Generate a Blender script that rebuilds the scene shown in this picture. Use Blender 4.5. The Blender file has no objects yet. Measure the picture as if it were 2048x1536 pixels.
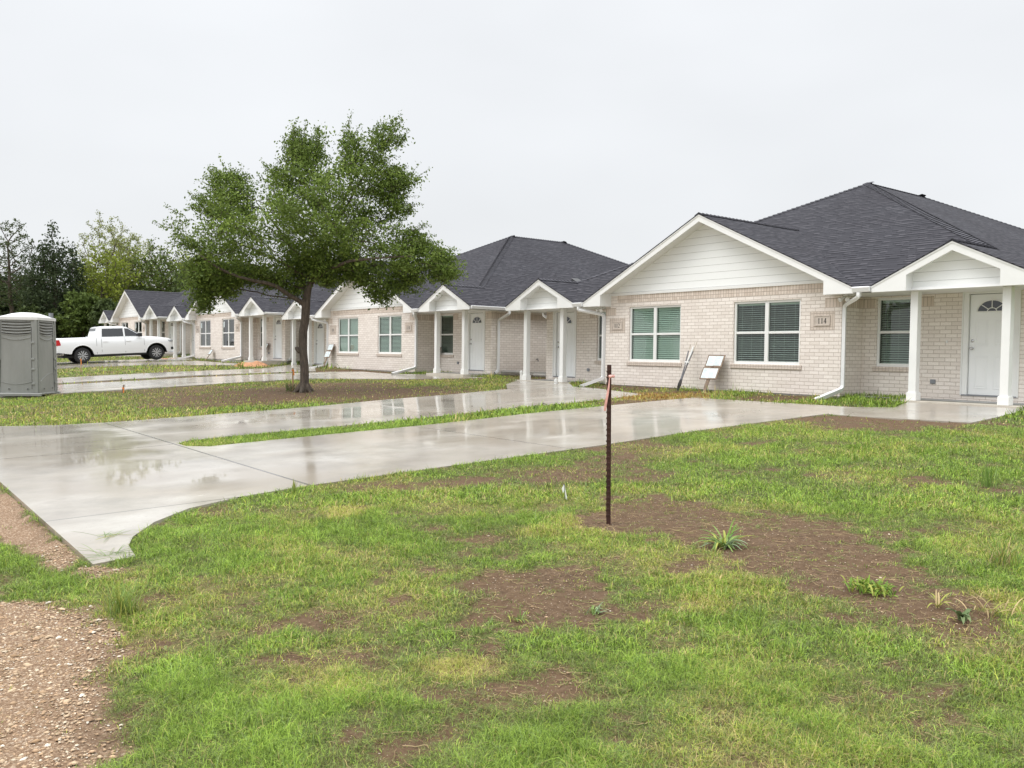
import bpy, bmesh, math, random
import numpy as np
from mathutils import Vector, Matrix
random.seed(7); rng = np.random.default_rng(7)
sc = bpy.context.scene
col = sc.collection
R_ = math.radians

# ------------------------------------------------------------------ camera
cam_d = bpy.data.cameras.new('camera'); cam = bpy.data.objects.new('camera', cam_d); col.objects.link(cam)
cr = Vector((0.61586, 0.78776, 0.01202)); cu = Vector((-0.03663, 0.0134, 0.99924)); cf = Vector((-0.787, 0.61583, -0.03711))
CAM = Vector((0, 0, 1.55))
m = Matrix((cr, cu, -cf)).transposed().to_4x4(); m.translation = CAM
cam.matrix_world = m
cam_d.sensor_width = 36; cam_d.lens = 36 * 1703.8 / 2048; cam_d.clip_end = 2000; cam_d.clip_start = 0.05
sc.camera = cam

# ------------------------------------------------------------------ world, sun, exposure
SUN_EL, SUN_AZ = 58, 205          # azimuth clockwise from +Y
w = bpy.data.worlds.new('World'); sc.world = w; w.use_nodes = True
nt = w.node_tree; N = nt.nodes; L = nt.links; N.clear()
out = N.new('ShaderNodeOutputWorld'); bg = N.new('ShaderNodeBackground')
sky = N.new('ShaderNodeTexSky'); sky.sky_type = 'NISHITA'; sky.sun_disc = False
sky.sun_elevation = R_(SUN_EL); sky.sun_rotation = R_(SUN_AZ); sky.air_density = 1; sky.dust_density = 4
tc = N.new('ShaderNodeTexCoord'); sep = N.new('ShaderNodeSeparateXYZ'); L.new(tc.outputs['Generated'], sep.inputs[0])
ramp = N.new('ShaderNodeValToRGB'); L.new(sep.outputs['Z'], ramp.inputs[0])
r = ramp.color_ramp; r.elements[0].position = 0.0; r.elements[0].color = (.595, .608, .618, 1)
r.elements[1].position = 1.0; r.elements[1].color = (1.95, 1.98, 2.02, 1)
for p, c in ((.06, (.615, .628, .640, 1)), (.20, (.620, .634, .650, 1)), (.40, (.66, .675, .695, 1)), (.62, (1.45, 1.48, 1.50, 1))):
    e = r.elements.new(p); e.color = c
nz = N.new('ShaderNodeTexNoise'); nz.inputs['Scale'].default_value = 2.2; nz.inputs['Detail'].default_value = 3
mpn = N.new('ShaderNodeMapping'); mpn.inputs['Scale'].default_value = (1, 1, 2.5); L.new(tc.outputs['Generated'], mpn.inputs[0]); L.new(mpn.outputs[0], nz.inputs['Vector'])
mr = N.new('ShaderNodeMapRange'); mr.inputs['From Min'].default_value = .3; mr.inputs['From Max'].default_value = .7
mr.inputs['To Min'].default_value = .95; mr.inputs['To Max'].default_value = 1.045; L.new(nz.outputs['Fac'], mr.inputs['Value'])
vm = N.new('ShaderNodeVectorMath'); vm.operation = 'SCALE'; L.new(ramp.outputs['Color'], vm.inputs[0]); L.new(mr.outputs[0], vm.inputs['Scale'])
sk = N.new('ShaderNodeVectorMath'); sk.operation = 'SCALE'; sk.inputs['Scale'].default_value = .006; L.new(sky.outputs['Color'], sk.inputs[0])
ad = N.new('ShaderNodeVectorMath'); ad.operation = 'ADD'; L.new(vm.outputs[0], ad.inputs[0]); L.new(sk.outputs[0], ad.inputs[1])
L.new(ad.outputs[0], bg.inputs['Color']); bg.inputs['Strength'].default_value = 1.0
L.new(bg.outputs[0], out.inputs['Surface'])
sd = bpy.data.lights.new('sun', 'SUN'); sd.energy = 1.1; sd.angle = R_(30); sd.color = (1, .98, .95)
sun = bpy.data.objects.new('sun', sd); col.objects.link(sun)
az, el = R_(SUN_AZ), R_(SUN_EL)
sdir = Vector((math.sin(az) * math.cos(el), math.cos(az) * math.cos(el), math.sin(el)))
sun.rotation_euler = sdir.to_track_quat('Z', 'Y').to_euler()
sc.view_settings.view_transform = 'Standard'; sc.view_settings.look = 'None'; sc.view_settings.gamma = 1
sc.view_settings.exposure = 0.45

# ------------------------------------------------------------------ material helpers
class M:
    def __init__(s, name):
        s.m = bpy.data.materials.new(name); s.m.use_nodes = True
        s.t = s.m.node_tree; s.n = s.t.nodes; s.l = s.t.links
        s.b = s.n['Principled BSDF']; s._tc = None
    def node(s, t, **k):
        n = s.n.new(t)
        for a, v in k.items(): setattr(n, a, v)
        return n
    def link(s, a, b): s.l.new(a, b)
    def set(s, **k):
        for a, v in k.items():
            i = s.b.inputs[a.replace('_', ' ')]
            i.default_value = v if not isinstance(v, tuple) or len(v) == 4 else (*v, 1)
        return s
    def co(s, kind='Object'):
        if s._tc is None: s._tc = s.node('ShaderNodeTexCoord')
        return s._tc.outputs[kind]
    def noise(s, scale, detail=4, rough=.55, vec=None, dist=0):
        n = s.node('ShaderNodeTexNoise'); n.inputs['Scale'].default_value = scale; n.inputs['Detail'].default_value = detail
        n.inputs['Roughness'].default_value = rough; n.inputs['Distortion'].default_value = dist
        s.link(vec if vec is not None else s.co(), n.inputs['Vector']); return n.outputs['Fac']
    def mapv(s, vec, scale=(1, 1, 1), loc=(0, 0, 0)):
        n = s.node('ShaderNodeMapping'); n.inputs['Scale'].default_value = scale; n.inputs['Location'].default_value = loc
        s.link(vec, n.inputs[0]); return n.outputs[0]
    def ramp(s, fac, stops):
        n = s.node('ShaderNodeValToRGB'); e = n.color_ramp.elements
        while len(e) < len(stops): e.new(.5)
        for el_, (p, c) in zip(e, stops):
            el_.position = p; el_.color = (c, c, c, 1) if not isinstance(c, tuple) else (*c, 1)[:4]
        s.link(fac, n.inputs[0]); return n.outputs['Color']
    def mix(s, fac, a, b, mode='MIX'):
        n = s.node('ShaderNodeMix', data_type='RGBA', blend_type=mode)
        for sock, v in ((n.inputs[0], fac), (n.inputs[6], a), (n.inputs[7], b)):
            if isinstance(v, (int, float)): sock.default_value = v if sock.type == 'VALUE' else (v, v, v, 1)
            elif isinstance(v, tuple): sock.default_value = (*v, 1)[:4]
            else: s.link(v, sock)
        return n.outputs[2]
    def math(s, op, a, b=None, c=None):
        n = s.node('ShaderNodeMath', operation=op)
        for i, v in enumerate((a, b, c)):
            if v is None: continue
            if isinstance(v, (int, float)): n.inputs[i].default_value = v
            else: s.link(v, n.inputs[i])
        return n.outputs[0]
    def bump(s, h, strength=.3, dist=.01):
        n = s.node('ShaderNodeBump'); n.inputs['Strength'].default_value = strength; n.inputs['Distance'].default_value = dist
        s.link(h, n.inputs['Height']); s.link(n.outputs[0], s.b.inputs['Normal']); return n
    def color(s, c): s.link(c, s.b.inputs['Base Color']); return s
    def rough(s, c): s.link(c, s.b.inputs['Roughness']); return s

def simple(name, c, rough=.5, var=.12, scale=6, metal=0, bump=0, bscale=60):
    k = M(name); k.set(Roughness=rough, Metallic=metal)
    f = k.noise(scale)
    d = tuple(x * (1 - var) for x in c); u = tuple(min(1, x * (1 + var)) for x in c)
    k.color(k.ramp(f, ((.3, d), (.7, u))))
    if bump: k.bump(k.noise(bscale), bump, .004)
    return k.m

MAT = {}
def brick_mat(name, bw, bh, off, c1, c2, mort, ms=.0055):
    k = M(name); uv = k.co('UV')
    b = k.node('ShaderNodeTexBrick'); b.offset = off; b.inputs['Scale'].default_value = 1
    b.inputs['Brick Width'].default_value = bw; b.inputs['Row Height'].default_value = bh
    b.inputs['Mortar Size'].default_value = ms; b.inputs['Mortar Smooth'].default_value = .15
    b.inputs['Color1'].default_value = (*c1, 1); b.inputs['Color2'].default_value = (*c2, 1); b.inputs['Mortar'].default_value = (*mort, 1)
    # slight irregularity
    wn = k.noise(9, 2, vec=uv); wv = k.node('ShaderNodeVectorMath', operation='MULTIPLY_ADD')
    cx = k.node('ShaderNodeCombineXYZ'); k.link(wn, cx.inputs[0]); k.link(wn, cx.inputs[1])
    k.link(cx.outputs[0], wv.inputs[0]); wv.inputs[1].default_value = (.006, .006, 0); k.link(uv, wv.inputs[2])
    k.link(wv.outputs[0], b.inputs['Vector'])
    big = k.noise(1.1, 3, vec=uv); fine = k.noise(45, 3, .7, vec=uv)
    c = k.mix(k.ramp(big, ((.35, 0.), (.7, .22))), b.outputs['Color'], (.66, .58, .51), 'MIX')
    c = k.mix(k.ramp(fine, ((.42, 0.), (.75, .45))), c, (.55, .45, .38), 'MIX')
    so_ = k.node('ShaderNodeSeparateXYZ'); k.link(k.co(), so_.inputs[0])
    mud = k.math('ADD', so_.outputs['Z'], k.math('MULTIPLY', k.noise(3, 4, .7), .35)); c = k.mix(k.ramp(k.math('ADD', mud, 2.5), ((.05, .6), (.42, 0.))), c, (.40, .31, .235))
    k.color(c); k.set(Roughness=.85)
    h = k.math('SUBTRACT', 1, b.outputs['Fac']); h = k.math('ADD', h, k.math('MULTIPLY', fine, .25))
    k.bump(h, .7, .006)
    return k.m
MAT['brick'] = brick_mat('brick', .235, .0823, .5, (.90, .84, .785), (.78, .715, .66), (.50, .435, .38))
MAT['soldier'] = brick_mat('soldier_brick', .078, .235, 0, (.76, .67, .59), (.60, .505, .43), (.33, .265, .21))
MAT['rowlock'] = brick_mat('rowlock_brick', .078, .30, 0, (.68, .60, .53), (.58, .50, .43), (.38, .31, .26))

def shingle_mat():
    k = M('shingle'); uv = k.co('UV')
    wob = k.noise(3.0, 2, vec=uv)
    b = k.node('ShaderNodeTexBrick'); b.offset = .37; b.offset_frequency = 3
    b.inputs['Scale'].default_value = 1; b.inputs['Brick Width'].default_value = .17; b.inputs['Row Height'].default_value = .142
    b.inputs['Mortar Size'].default_value = .0; b.inputs['Color1'].default_value = (0, 0, 0, 1); b.inputs['Color2'].default_value = (1, 1, 1, 1)
    k.link(uv, b.inputs['Vector'])
    sp = k.node('ShaderNodeSeparateXYZ'); k.link(uv, sp.inputs[0])
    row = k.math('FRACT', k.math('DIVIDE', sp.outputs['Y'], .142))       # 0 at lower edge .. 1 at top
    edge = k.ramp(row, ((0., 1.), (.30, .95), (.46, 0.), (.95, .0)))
    dark = k.math('MULTIPLY', edge, k.ramp(b.outputs['Color'], ((.30, .15), (.5, 1.))))  # shadow line under each shingle course, painted into the colour as dashes
    base = k.ramp(b.outputs['Color'], ((0., (.027, .027, .034)), (.5, (.045, .0445, .053)), (1., (.082, .080, .091))))
    g = k.noise(160, 2, .8, vec=uv)
    base = k.mix(k.ramp(g, ((.35, .0), (.8, .5))), base, (.075, .073, .079))
    big = k.noise(.5, 3, vec=uv)
    base = k.mix(k.ramp(big, ((.35, .0), (.75, .3))), base, (.050, .046, .050))
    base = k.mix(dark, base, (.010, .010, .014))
    k.color(base); k.b.inputs['Specular IOR Level'].default_value = .12
    k.rough(k.ramp(big, ((.3, .8), (.7, .95))))
    k.bump(k.math('ADD', k.math('MULTIPLY', k.math('SUBTRACT', 1, row), .8), k.math('MULTIPLY', b.outputs['Color'], .5)), .55, .012)
    return k.m
MAT['shingle'] = shingle_mat()
MAT['cap'] = simple('ridge_shingle', (.055, .054, .064), .95, .4, 5, bump=.3)
MAT['white'] = simple('white_paint', (.80, .80, .785), .42, .03, 2.5, bump=.05, bscale=30)
def siding_mat():
    k = M('lap_siding'); uv = k.co('UV'); sp = k.node('ShaderNodeSeparateXYZ'); k.link(k.co(), sp.inputs[0])
    f = k.math('FRACT', k.math('DIVIDE', k.math('SUBTRACT', sp.outputs['Z'], .24 - .18 * 4), .18))
    ln = k.ramp(f, ((0., 1.), (.02, .9), (.05, 0.), (1., 0.)))
    g = k.noise(14, 5, .7, vec=k.mapv(k.co(), (1, 1, 9)))
    c = k.ramp(g, ((.3, (.82, .83, .82)), (.7, (.87, .88, .87))))
    c = k.mix(ln, c, (.30, .29, .27)); k.color(c); k.set(Roughness=.55)
    k.bump(k.math('ADD', k.math('SUBTRACT', 1, f), k.math('MULTIPLY', g, .12)), .6, .012)
    return k.m
MAT['siding'] = siding_mat()
MAT['soffit'] = simple('soffit', (.78, .775, .76), .6, .04, 3)
MAT['doorwhite'] = simple('door_paint', (.84, .85, .85), .35, .02, 2)
MAT['alu'] = simple('gutter_metal', (.80, .80, .80), .3, .03, 3)
MAT['chrome'] = simple('satin_nickel', (.55, .55, .56), .25, .1, 5, metal=1)
MAT['dark'] = simple('dark_gap', (.02, .02, .02), .6)
MAT['black'] = simple('black_plastic', (.018, .018, .02), .45)
MAT['grey'] = simple('grey_box', (.22, .23, .25), .5)
MAT['stone'] = simple('cast_stone', (.56, .49, .43), .8, .12, 8, bump=.3)
MAT['digits'] = simple('digit_paint', (.06, .055, .05), .6)
MAT['room'] = simple('room_wall', (.28, .28, .27), .8)
MAT['foundation'] = simple('foundation_concrete', (.30, .285, .26), .85, .25, 3, bump=.4, bscale=20)
def glass_mat(name, tint, dens):
    k = M(name); k.n.remove(k.b)
    o = k.n['Material Output']; tr = k.node('ShaderNodeBsdfTransparent'); tr.inputs[0].default_value = (*tint, 1)
    gl = k.node('ShaderNodeBsdfGlossy'); gl.inputs['Roughness'].default_value = .02
    wv = k.noise(1.3, 2); bp = k.node('ShaderNodeBump'); bp.inputs['Strength'].default_value = .06; k.link(wv, bp.inputs['Height']); k.link(bp.outputs[0], gl.inputs['Normal'])
    fr = k.node('ShaderNodeLayerWeight')
    f = k.math('MINIMUM', k.math('ADD', k.math('MULTIPLY', k.math('POWER', fr.outputs['Facing'], 4), .9), .06 + dens), 1.0)
    mx = k.node('ShaderNodeMixShader'); k.link(f, mx.inputs[0]); k.link(tr.outputs[0], mx.inputs[1]); k.link(gl.outputs[0], mx.inputs[2]); k.link(mx.outputs[0], o.inputs[0])
    return k.m
MAT['glass'] = glass_mat('window_glass', (.68, .80, .73), .03)
MAT['carglass'] = glass_mat('tinted_glass', (.06, .065, .07), .03)
MAT['blind'] = simple('blind_slat', (.72, .74, .72), .5, .03, 3)

def concrete_mat():
    k = M('wet_concrete'); P = k.co('Object'); sp = k.node('ShaderNodeSeparateXYZ'); k.link(P, sp.inputs[0])
    big = k.noise(.35, 4, .6); mid = k.noise(1.6, 5, .6, vec=k.mapv(P, (1, .6, 1))); fine = k.noise(30, 4, .7)
    brush = k.noise(5, 4, .7, vec=k.mapv(P, (14, .8, 1)))
    base = k.ramp(mid, ((.28, (.25, .212, .16)), (.50, (.41, .375, .315)), (.72, (.53, .505, .455))))
    base = k.mix(k.ramp(big, ((.36, 0.), (.60, .8))), base, (.31, .255, .19)); base = k.mix(k.ramp(k.noise(.9, 6, .7, vec=k.mapv(P, (1, 1, 1), (7, 2, 0))), ((.50, 0.), (.66, .55))), base, (.20, .175, .14))
    base = k.mix(k.ramp(fine, ((.35, .25), (.65, 0.))), base, (.28, .26, .23))
    base = k.mix(k.ramp(k.noise(38, 1, .5), ((.76, 0.), (.79, .6))), base, (.10, .085, .07))   # grit specks
    def line(axis, pos, wdt=.006):
        return k.math('LESS_THAN', k.math('ABSOLUTE', k.math('SUBTRACT', sp.outputs[axis], pos)), wdt)
    js = line('Y', 3.86, .017)
    lowY = k.math('LESS_THAN', sp.outputs['Y'], 3.86)
    js = k.math('MAXIMUM', js, k.math('MULTIPLY', lowY, line('X', -13.1, .016)))
    js = k.math('MAXIMUM', js, k.math('MULTIPLY', lowY, line('X', -8.25, .01)))
    for y in (7.6, 11.4, 15.15): js = k.math('MAXIMUM', js, line('Y', y, .011))
    base = k.mix(js, base, (.09, .078, .06))
    k.color(base)
    wet = k.math('ADD', k.math('MULTIPLY', k.noise(.55, 3, .5, vec=k.mapv(P, (1, .55, 1), (3, 1, 0))), .75), k.math('MULTIPLY', mid, .25))
    k.rough(k.ramp(mid, ((.3, .45), (.7, .62))))
    k.link(k.ramp(wet, ((.42, 1.), (.56, 1.), (.68, .8))), k.b.inputs['Coat Weight'])
    pud = 0
    for cx_, cy_, ra, rb in ((-14.8, 2.6, 3.6, 1.0), (-10.6, 3.0, 1.3, .8), (-15.6, 9, 1.2, 3.6), (-10.5, 8.2, 1.3, 2.2)):
        q_ = k.math('SQRT', k.math('ADD', k.math('POWER', k.math('DIVIDE', k.math('SUBTRACT', sp.outputs['X'], cx_), ra), 2), k.math('POWER', k.math('DIVIDE', k.math('SUBTRACT', sp.outputs['Y'], cy_), rb), 2)))
        pud = k.math('MAXIMUM', pud, k.math('SUBTRACT', 1.35, q_))
    pud = k.ramp(k.math('ADD', pud, k.math('MULTIPLY', k.math('SUBTRACT', k.noise(1.3, 4, .6), .5), 1.6)), ((.30, 0.), (.60, 1.)))
    rr = k.ramp(wet, ((.40, .07), (.50, .11), (.58, .17), (.68, .28)))
    k.link(k.math('MULTIPLY', k.math('ADD', rr, k.math('MULTIPLY', brush, .05)), k.math('SUBTRACT', 1.0, k.math('MULTIPLY', pud, .75))), k.b.inputs['Coat Roughness'])
    k.set(Coat_IOR=1.36)
    h = k.math('SUBTRACT', k.math('ADD', k.math('MULTIPLY', fine, .15), k.math('MULTIPLY', brush, .12)), k.math('MULTIPLY', js, 1.0))
    k.bump(h, .25, .004)
    bp2 = k.node('ShaderNodeBump'); bp2.inputs['Strength'].default_value = .07; bp2.inputs['Distance'].default_value = .01
    k.link(k.noise(2.2, 3, .5), bp2.inputs['Height']); k.link(bp2.outputs[0], k.b.inputs['Coat Normal'])
    return k.m
MAT['concrete'] = concrete_mat()
MAT['dryconcrete'] = simple('porch_concrete', (.50, .46, .39), .6, .12, 3, bump=.2, bscale=40)

def grav_color(k):
    n = k.noise(70, 5, .75); wv = k.node('ShaderNodeVectorMath', operation='MULTIPLY_ADD'); k.link(k.node('ShaderNodeTexNoise').outputs['Color'], wv.inputs[0])
    nn = wv.inputs[0].links[0].from_node; nn.inputs['Scale'].default_value = 30; nn.inputs['Detail'].default_value = 3; k.link(k.co(), nn.inputs['Vector'])
    wv.inputs[1].default_value = (.03, .03, .03); k.link(k.co(), wv.inputs[2])
    v = k.node('ShaderNodeTexVoronoi'); v.inputs['Scale'].default_value = 85; v.inputs['Randomness'].default_value = 1; k.link(wv.outputs[0], v.inputs['Vector'])
    sp = k.node('ShaderNodeSeparateColor'); k.link(v.outputs['Color'], sp.inputs[0])
    c = k.ramp(sp.outputs['Red'], ((0., (.24, .155, .095)), (.45, (.36, .25, .165)), (.80, (.50, .375, .26)), (1., (.66, .55, .42))))
    c = k.mix(k.ramp(v.outputs['Distance'], ((.40, 0.), (.75, .7))), c, (.13, .08, .05))
    c = k.mix(k.ramp(n, ((.42, .7), (.62, 0.))), c, (.19, .12, .075))
    return c, k.math('ADD', k.math('SUBTRACT', 1, v.outputs['Distance']), k.math('MULTIPLY', n, .5))
def soil_mat(name='soil', with_attr=True):
    k = M(name)
    n1 = k.noise(1.5, 6, .6); n2 = k.noise(22, 6, .7); n3 = k.noise(130, 2, .6)
    soil = k.ramp(n2, ((.28, (.052, .031, .018)), (.5, (.115, .073, .043)), (.72, (.180, .123, .078))))
    soil = k.mix(k.ramp(n1, ((.35, 0.), (.7, .6))), soil, (.135, .086, .051))
    soil = k.mix(k.ramp(k.noise(75, 1, .5), ((.70, 0.), (.735, .8))), soil, (.48, .40, .31))
    grassc = k.ramp(k.noise(9, 6, .75), ((.30, (.060, .070, .018)), (.5, (.125, .155, .040)), (.70, (.205, .250, .066))))
    grassc = k.mix(k.ramp(k.noise(60, 3, .8), ((.42, .65), (.6, 0.))), grassc, (.052, .047, .026))
    at = k.node('ShaderNodeAttribute', attribute_name='cover')
    sp = k.node('ShaderNodeSeparateColor'); k.link(at.outputs['Color'], sp.inputs[0])
    dryc = k.ramp(n2, ((.3, (.20, .15, .06)), (.7, (.33, .27, .12))))
    g = k.mix(k.math('MULTIPLY', sp.outputs['Green'], .7), grassc, dryc)
    cov = k.math('ADD', sp.outputs['Red'], k.math('MULTIPLY', k.math('SUBTRACT', n2, .5), .9))
    c = k.mix(k.ramp(cov, ((.36, 0.), (.60, 1.))), soil, g)
    grv, _h = grav_color(k)
    c = k.mix(sp.outputs['Blue'], c, grv)
    k.color(c)
    k.rough(k.ramp(n1, ((.3, .75), (.7, .95)))); k.b.inputs['Specular IOR Level'].default_value = .12
    k.bump(k.math('ADD', n2, k.math('MULTIPLY', n3, .4)), .8, .02)
    return k.m
MAT['soil'] = soil_mat()
def gravel_mat():
    k = M('gravel'); c, h = grav_color(k)
    k.color(c); k.set(Roughness=.9); k.b.inputs['Specular IOR Level'].default_value = .12
    k.bump(h, .9, .010)
    return k.m
MAT['gravel'] = gravel_mat()
def vcol_mat(name, rough=.55, trans=.35, attr='col', bump=False):
    k = M(name); at = k.node('ShaderNodeAttribute', attribute_name=attr); k.color(at.outputs['Color']); k.set(Roughness=rough)
    k.b.inputs['Specular IOR Level'].default_value = .12
    if trans:
        o = k.n['Material Output']; tr = k.node('ShaderNodeBsdfTranslucent'); k.link(at.outputs['Color'], tr.inputs[0])
        mx = k.node('ShaderNodeMixShader'); mx.inputs[0].default_value = trans; k.link(k.b.outputs[0], mx.inputs[1]); k.link(tr.outputs[0], mx.inputs[2]); k.link(mx.outputs[0], o.inputs[0])
    return k.m
MAT['blade'] = vcol_mat('grass_blade', .55, .22)
MAT['leaf'] = vcol_mat('leaf', .5, .3)
MAT['stonev'] = vcol_mat('pebble', .7, 0)
def bark_mat():
    k = M('bark'); v = k.mapv(k.co(), (9, 9, 2.2)); n = k.noise(2.2, 6, .7, vec=v); n2 = k.noise(3, 4)
    c = k.ramp(n, ((.3, (.036, .027, .020)), (.55, (.105, .080, .060)), (.75, (.18, .145, .112))))
    k.color(k.mix(k.ramp(n2, ((.5, 0.), (.75, .35))), c, (.15, .14, .115))); k.set(Roughness=.85); k.bump(n, 1, .03); return k.m
MAT['bark'] = bark_mat()
def rust_mat():
    k = M('rusty_steel'); n = k.noise(14, 6, .7, vec=k.mapv(k.co(), (1, 1, .3)))
    k.color(k.ramp(n, ((.3, (.028, .012, .010)), (.55, (.060, .022, .016)), (.78, (.13, .055, .035))))); k.set(Roughness=.55, Metallic=.2); k.bump(n, .4, .003); return k.m
MAT['rust'] = rust_mat()
MAT['ribbon'] = simple('pink_ribbon', (.74, .38, .33), .4, .15, 20)
MAT['orange'] = simple('orange_ribbon', (.80, .24, .04), .45, .15, 12)
MAT['wood'] = simple('stake_wood', (.42, .28, .15), .7, .25, 12, bump=.3)
MAT['oldwood'] = simple('weathered_wood', (.22, .16, .115), .8, .4, 9, bump=.5)
MAT['paper'] = simple('permit_paper', (.70, .77, .78), .35, .05, 14)
MAT['ink'] = simple('faded_ink', (.42, .47, .49), .5, .2, 60)
MAT['pvc'] = simple('white_pvc', (.78, .78, .76), .35, .04, 5)
MAT['steel'] = simple('tool_steel', (.16, .16, .17), .45, .3, 10, metal=.7)
def potty_mat():
    k = M('grey_plastic'); n = k.noise(1.4, 5, .6, vec=k.mapv(k.co(), (2.2, 2.2, .8))); st = k.noise(10, 4, .6, vec=k.mapv(k.co(), (2, 2, .12)))
    c = k.ramp(n, ((.3, (.225, .23, .215)), (.7, (.275, .28, .265))))
    k.color(k.mix(k.ramp(st, ((.55, 0.), (.8, .35))), c, (.20, .19, .17))); k.set(Roughness=.42); k.bump(k.noise(160, 2), .1, .002); return k.m
MAT['potty'] = potty_mat()
MAT['pottyroof'] = simple('white_plastic', (.70, .70, .69), .4, .06, 3)
MAT['carpaint'] = simple('white_car_paint', (.80, .81, .82), .22, .01, 1)
MAT['tyre'] = simple('tyre_rubber', (.022, .022, .023), .8, .2, 20)
MAT['alloy'] = simple('alloy_rim', (.55, .56, .58), .3, .05, 5, metal=.6)
MAT['redlight'] = simple('red_lens', (.50, .012, .015), .15, .1, 12)
MAT['headlight'] = simple('headlight_lens', (.35, .37, .40), .12, .4, 30)
MAT['clay'] = simple('orange_clay', (.46, .23, .12), .9, .25, 6, bump=.6, bscale=15)
MAT['flagwhite'] = simple('white_flag', (.82, .82, .80), .6)

# ------------------------------------------------------------------ mesh builder
def cross(a, b): return Vector(a).cross(Vector(b))
class MB:
    def __init__(s): s.v = []; s.f = []; s.mi = []
    def add(s, vs, fs, mi=0):
        o = len(s.v); s.v += [tuple(p) for p in vs]; s.f += [tuple(i + o for i in f) for f in fs]; s.mi += [mi] * len(fs); return s
    def quad(s, *p, mi=0): return s.add(p, [tuple(range(len(p)))], mi)
    def box(s, x0, x1, y0, y1, z0, z1, mi=0):
        v = [(x, y, z) for z in (z0, z1) for y in (y0, y1) for x in (x0, x1)]
        return s.add(v, [(0, 2, 3, 1), (4, 5, 7, 6), (0, 1, 5, 4), (2, 6, 7, 3), (0, 4, 6, 2), (1, 3, 7, 5)], mi)
    def obox(s, mat, sx, sy, sz, mi=0):
        v = [mat @ Vector((x * sx / 2, y * sy / 2, z * sz / 2)) for z in (-1, 1) for y in (-1, 1) for x in (-1, 1)]
        return s.add(v, [(0, 2, 3, 1), (4, 5, 7, 6), (0, 1, 5, 4), (2, 6, 7, 3), (0, 4, 6, 2), (1, 3, 7, 5)], mi)
    def prism(s, pts, y0, y1, mi=0, axis='y'):
        """polygon in (x,z), counter-clockwise seen from -y, extruded y0..y1"""
        n = len(pts); mk = (lambda a, b, c: (a, c, b)) if axis == 'y' else ((lambda a, b, c: (c, a, b)) if axis == 'x' else (lambda a, b, c: (a, b, c)))
        v = [mk(a, b, y0) for a, b in pts] + [mk(a, b, y1) for a, b in pts]
        f = [tuple(range(n)), tuple(range(2 * n - 1, n - 1, -1))] + [(i, i + n, (i + 1) % n + n, (i + 1) % n) for i in range(n)]
        return s.add(v, f, mi)
    def tube(s, path, rad, n=8, mi=0, cap=True, sq=False, ry=None):
        path = [Vector(p) for p in path]; k = len(path)
        if not hasattr(rad, '__len__'): rad = [rad] * k
        vs = []; fs = []; ref = None
        for i, p in enumerate(path):
            t = (path[min(i + 1, k - 1)] - path[max(i - 1, 0)])
            t = t.normalized() if t.length > 1e-9 else Vector((0, 0, 1))
            if ref is None: ref = Vector((1, 0, 0)) if abs(t.x) < .8 else Vector((0, 1, 0))
            a = (ref - t * ref.dot(t)).normalized(); b = t.cross(a); ref = a
            for j in range(n):
                an = 2 * math.pi * (j + (.5 if sq else 0)) / n
                q = rad[i] * (1.4142 if sq else 1)
                vs.append(p + a * math.cos(an) * q + b * math.sin(an) * q * (ry if ry else 1))
        for i in range(k - 1):
            for j in range(n): fs.append((i * n + j, i * n + (j + 1) % n, (i + 1) * n + (j + 1) % n, (i + 1) * n + j))
        if cap: fs += [tuple(range(n - 1, -1, -1)), tuple((k - 1) * n + j for j in range(n))]
        return s.add(vs, fs, mi)
    def lathe(s, prof, n=16, c=(0, 0, 0), ax='z', mi=0, cap=True):
        vs = []; fs = []
        for r_, h in prof:
            for j in range(n):
                a = 2 * math.pi * j / n; p = (r_ * math.cos(a), r_ * math.sin(a), h)
                if ax == 'y': p = (p[0], p[2], p[1])
                elif ax == 'x': p = (p[2], p[0], p[1])
                vs.append((p[0] + c[0], p[1] + c[1], p[2] + c[2]))
        for i in range(len(prof) - 1):
            for j in range(n): fs.append((i * n + j, i * n + (j + 1) % n, (i + 1) * n + (j + 1) % n, (i + 1) * n + j))
        if cap: fs += [tuple(range(n)), tuple((len(prof) - 1) * n + j for j in range(n))]
        return s.add(vs, fs, mi)
    def build(s, name, mats, parent=None, bevel=0, smooth=False, uv=False, fixn=True, solid=0, label=None, seg=1):
        me = bpy.data.meshes.new(name); me.from_pydata(s.v, [], s.f)
        if not isinstance(mats, (list, tuple)): mats = [mats]
        for q in mats: me.materials.append(MAT[q] if isinstance(q, str) else q)
        me.polygons.foreach_set('material_index', s.mi)
        if fixn:
            bm = bmesh.new(); bm.from_mesh(me); bmesh.ops.recalc_face_normals(bm, faces=bm.faces); bm.to_mesh(me); bm.free()
        if uv:
            u = me.uv_layers.new(name='UVMap')
            for p in me.polygons:
                nn = p.normal
                if abs(nn.z) > .99: t, b = Vector((1, 0, 0)), Vector((0, 1, 0))
                else:
                    t = Vector((0, 0, 1)).cross(nn).normalized(); b = nn.cross(t)
                    if b.z < 0: b = -b
                for li in p.loop_indices:
                    co = me.vertices[me.loops[li].vertex_index].co; u.data[li].uv = (co.dot(t) + 50, co.dot(b) + 50)
        if smooth:
            for p in me.polygons: p.use_smooth = True
            me.set_sharp_from_angle(angle=R_(40))
        o = bpy.data.objects.new(name, me); col.objects.link(o)
        if parent: o.parent = parent
        if solid:
            md = o.modifiers.new('solid', 'SOLIDIFY'); md.thickness = solid; md.offset = -1
        if bevel:
            md = o.modifiers.new('bevel', 'BEVEL'); md.width = bevel; md.segments = seg; md.limit_method = 'ANGLE'; md.angle_limit = R_(35)
        if label: o['label'] = label
        return o
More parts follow.
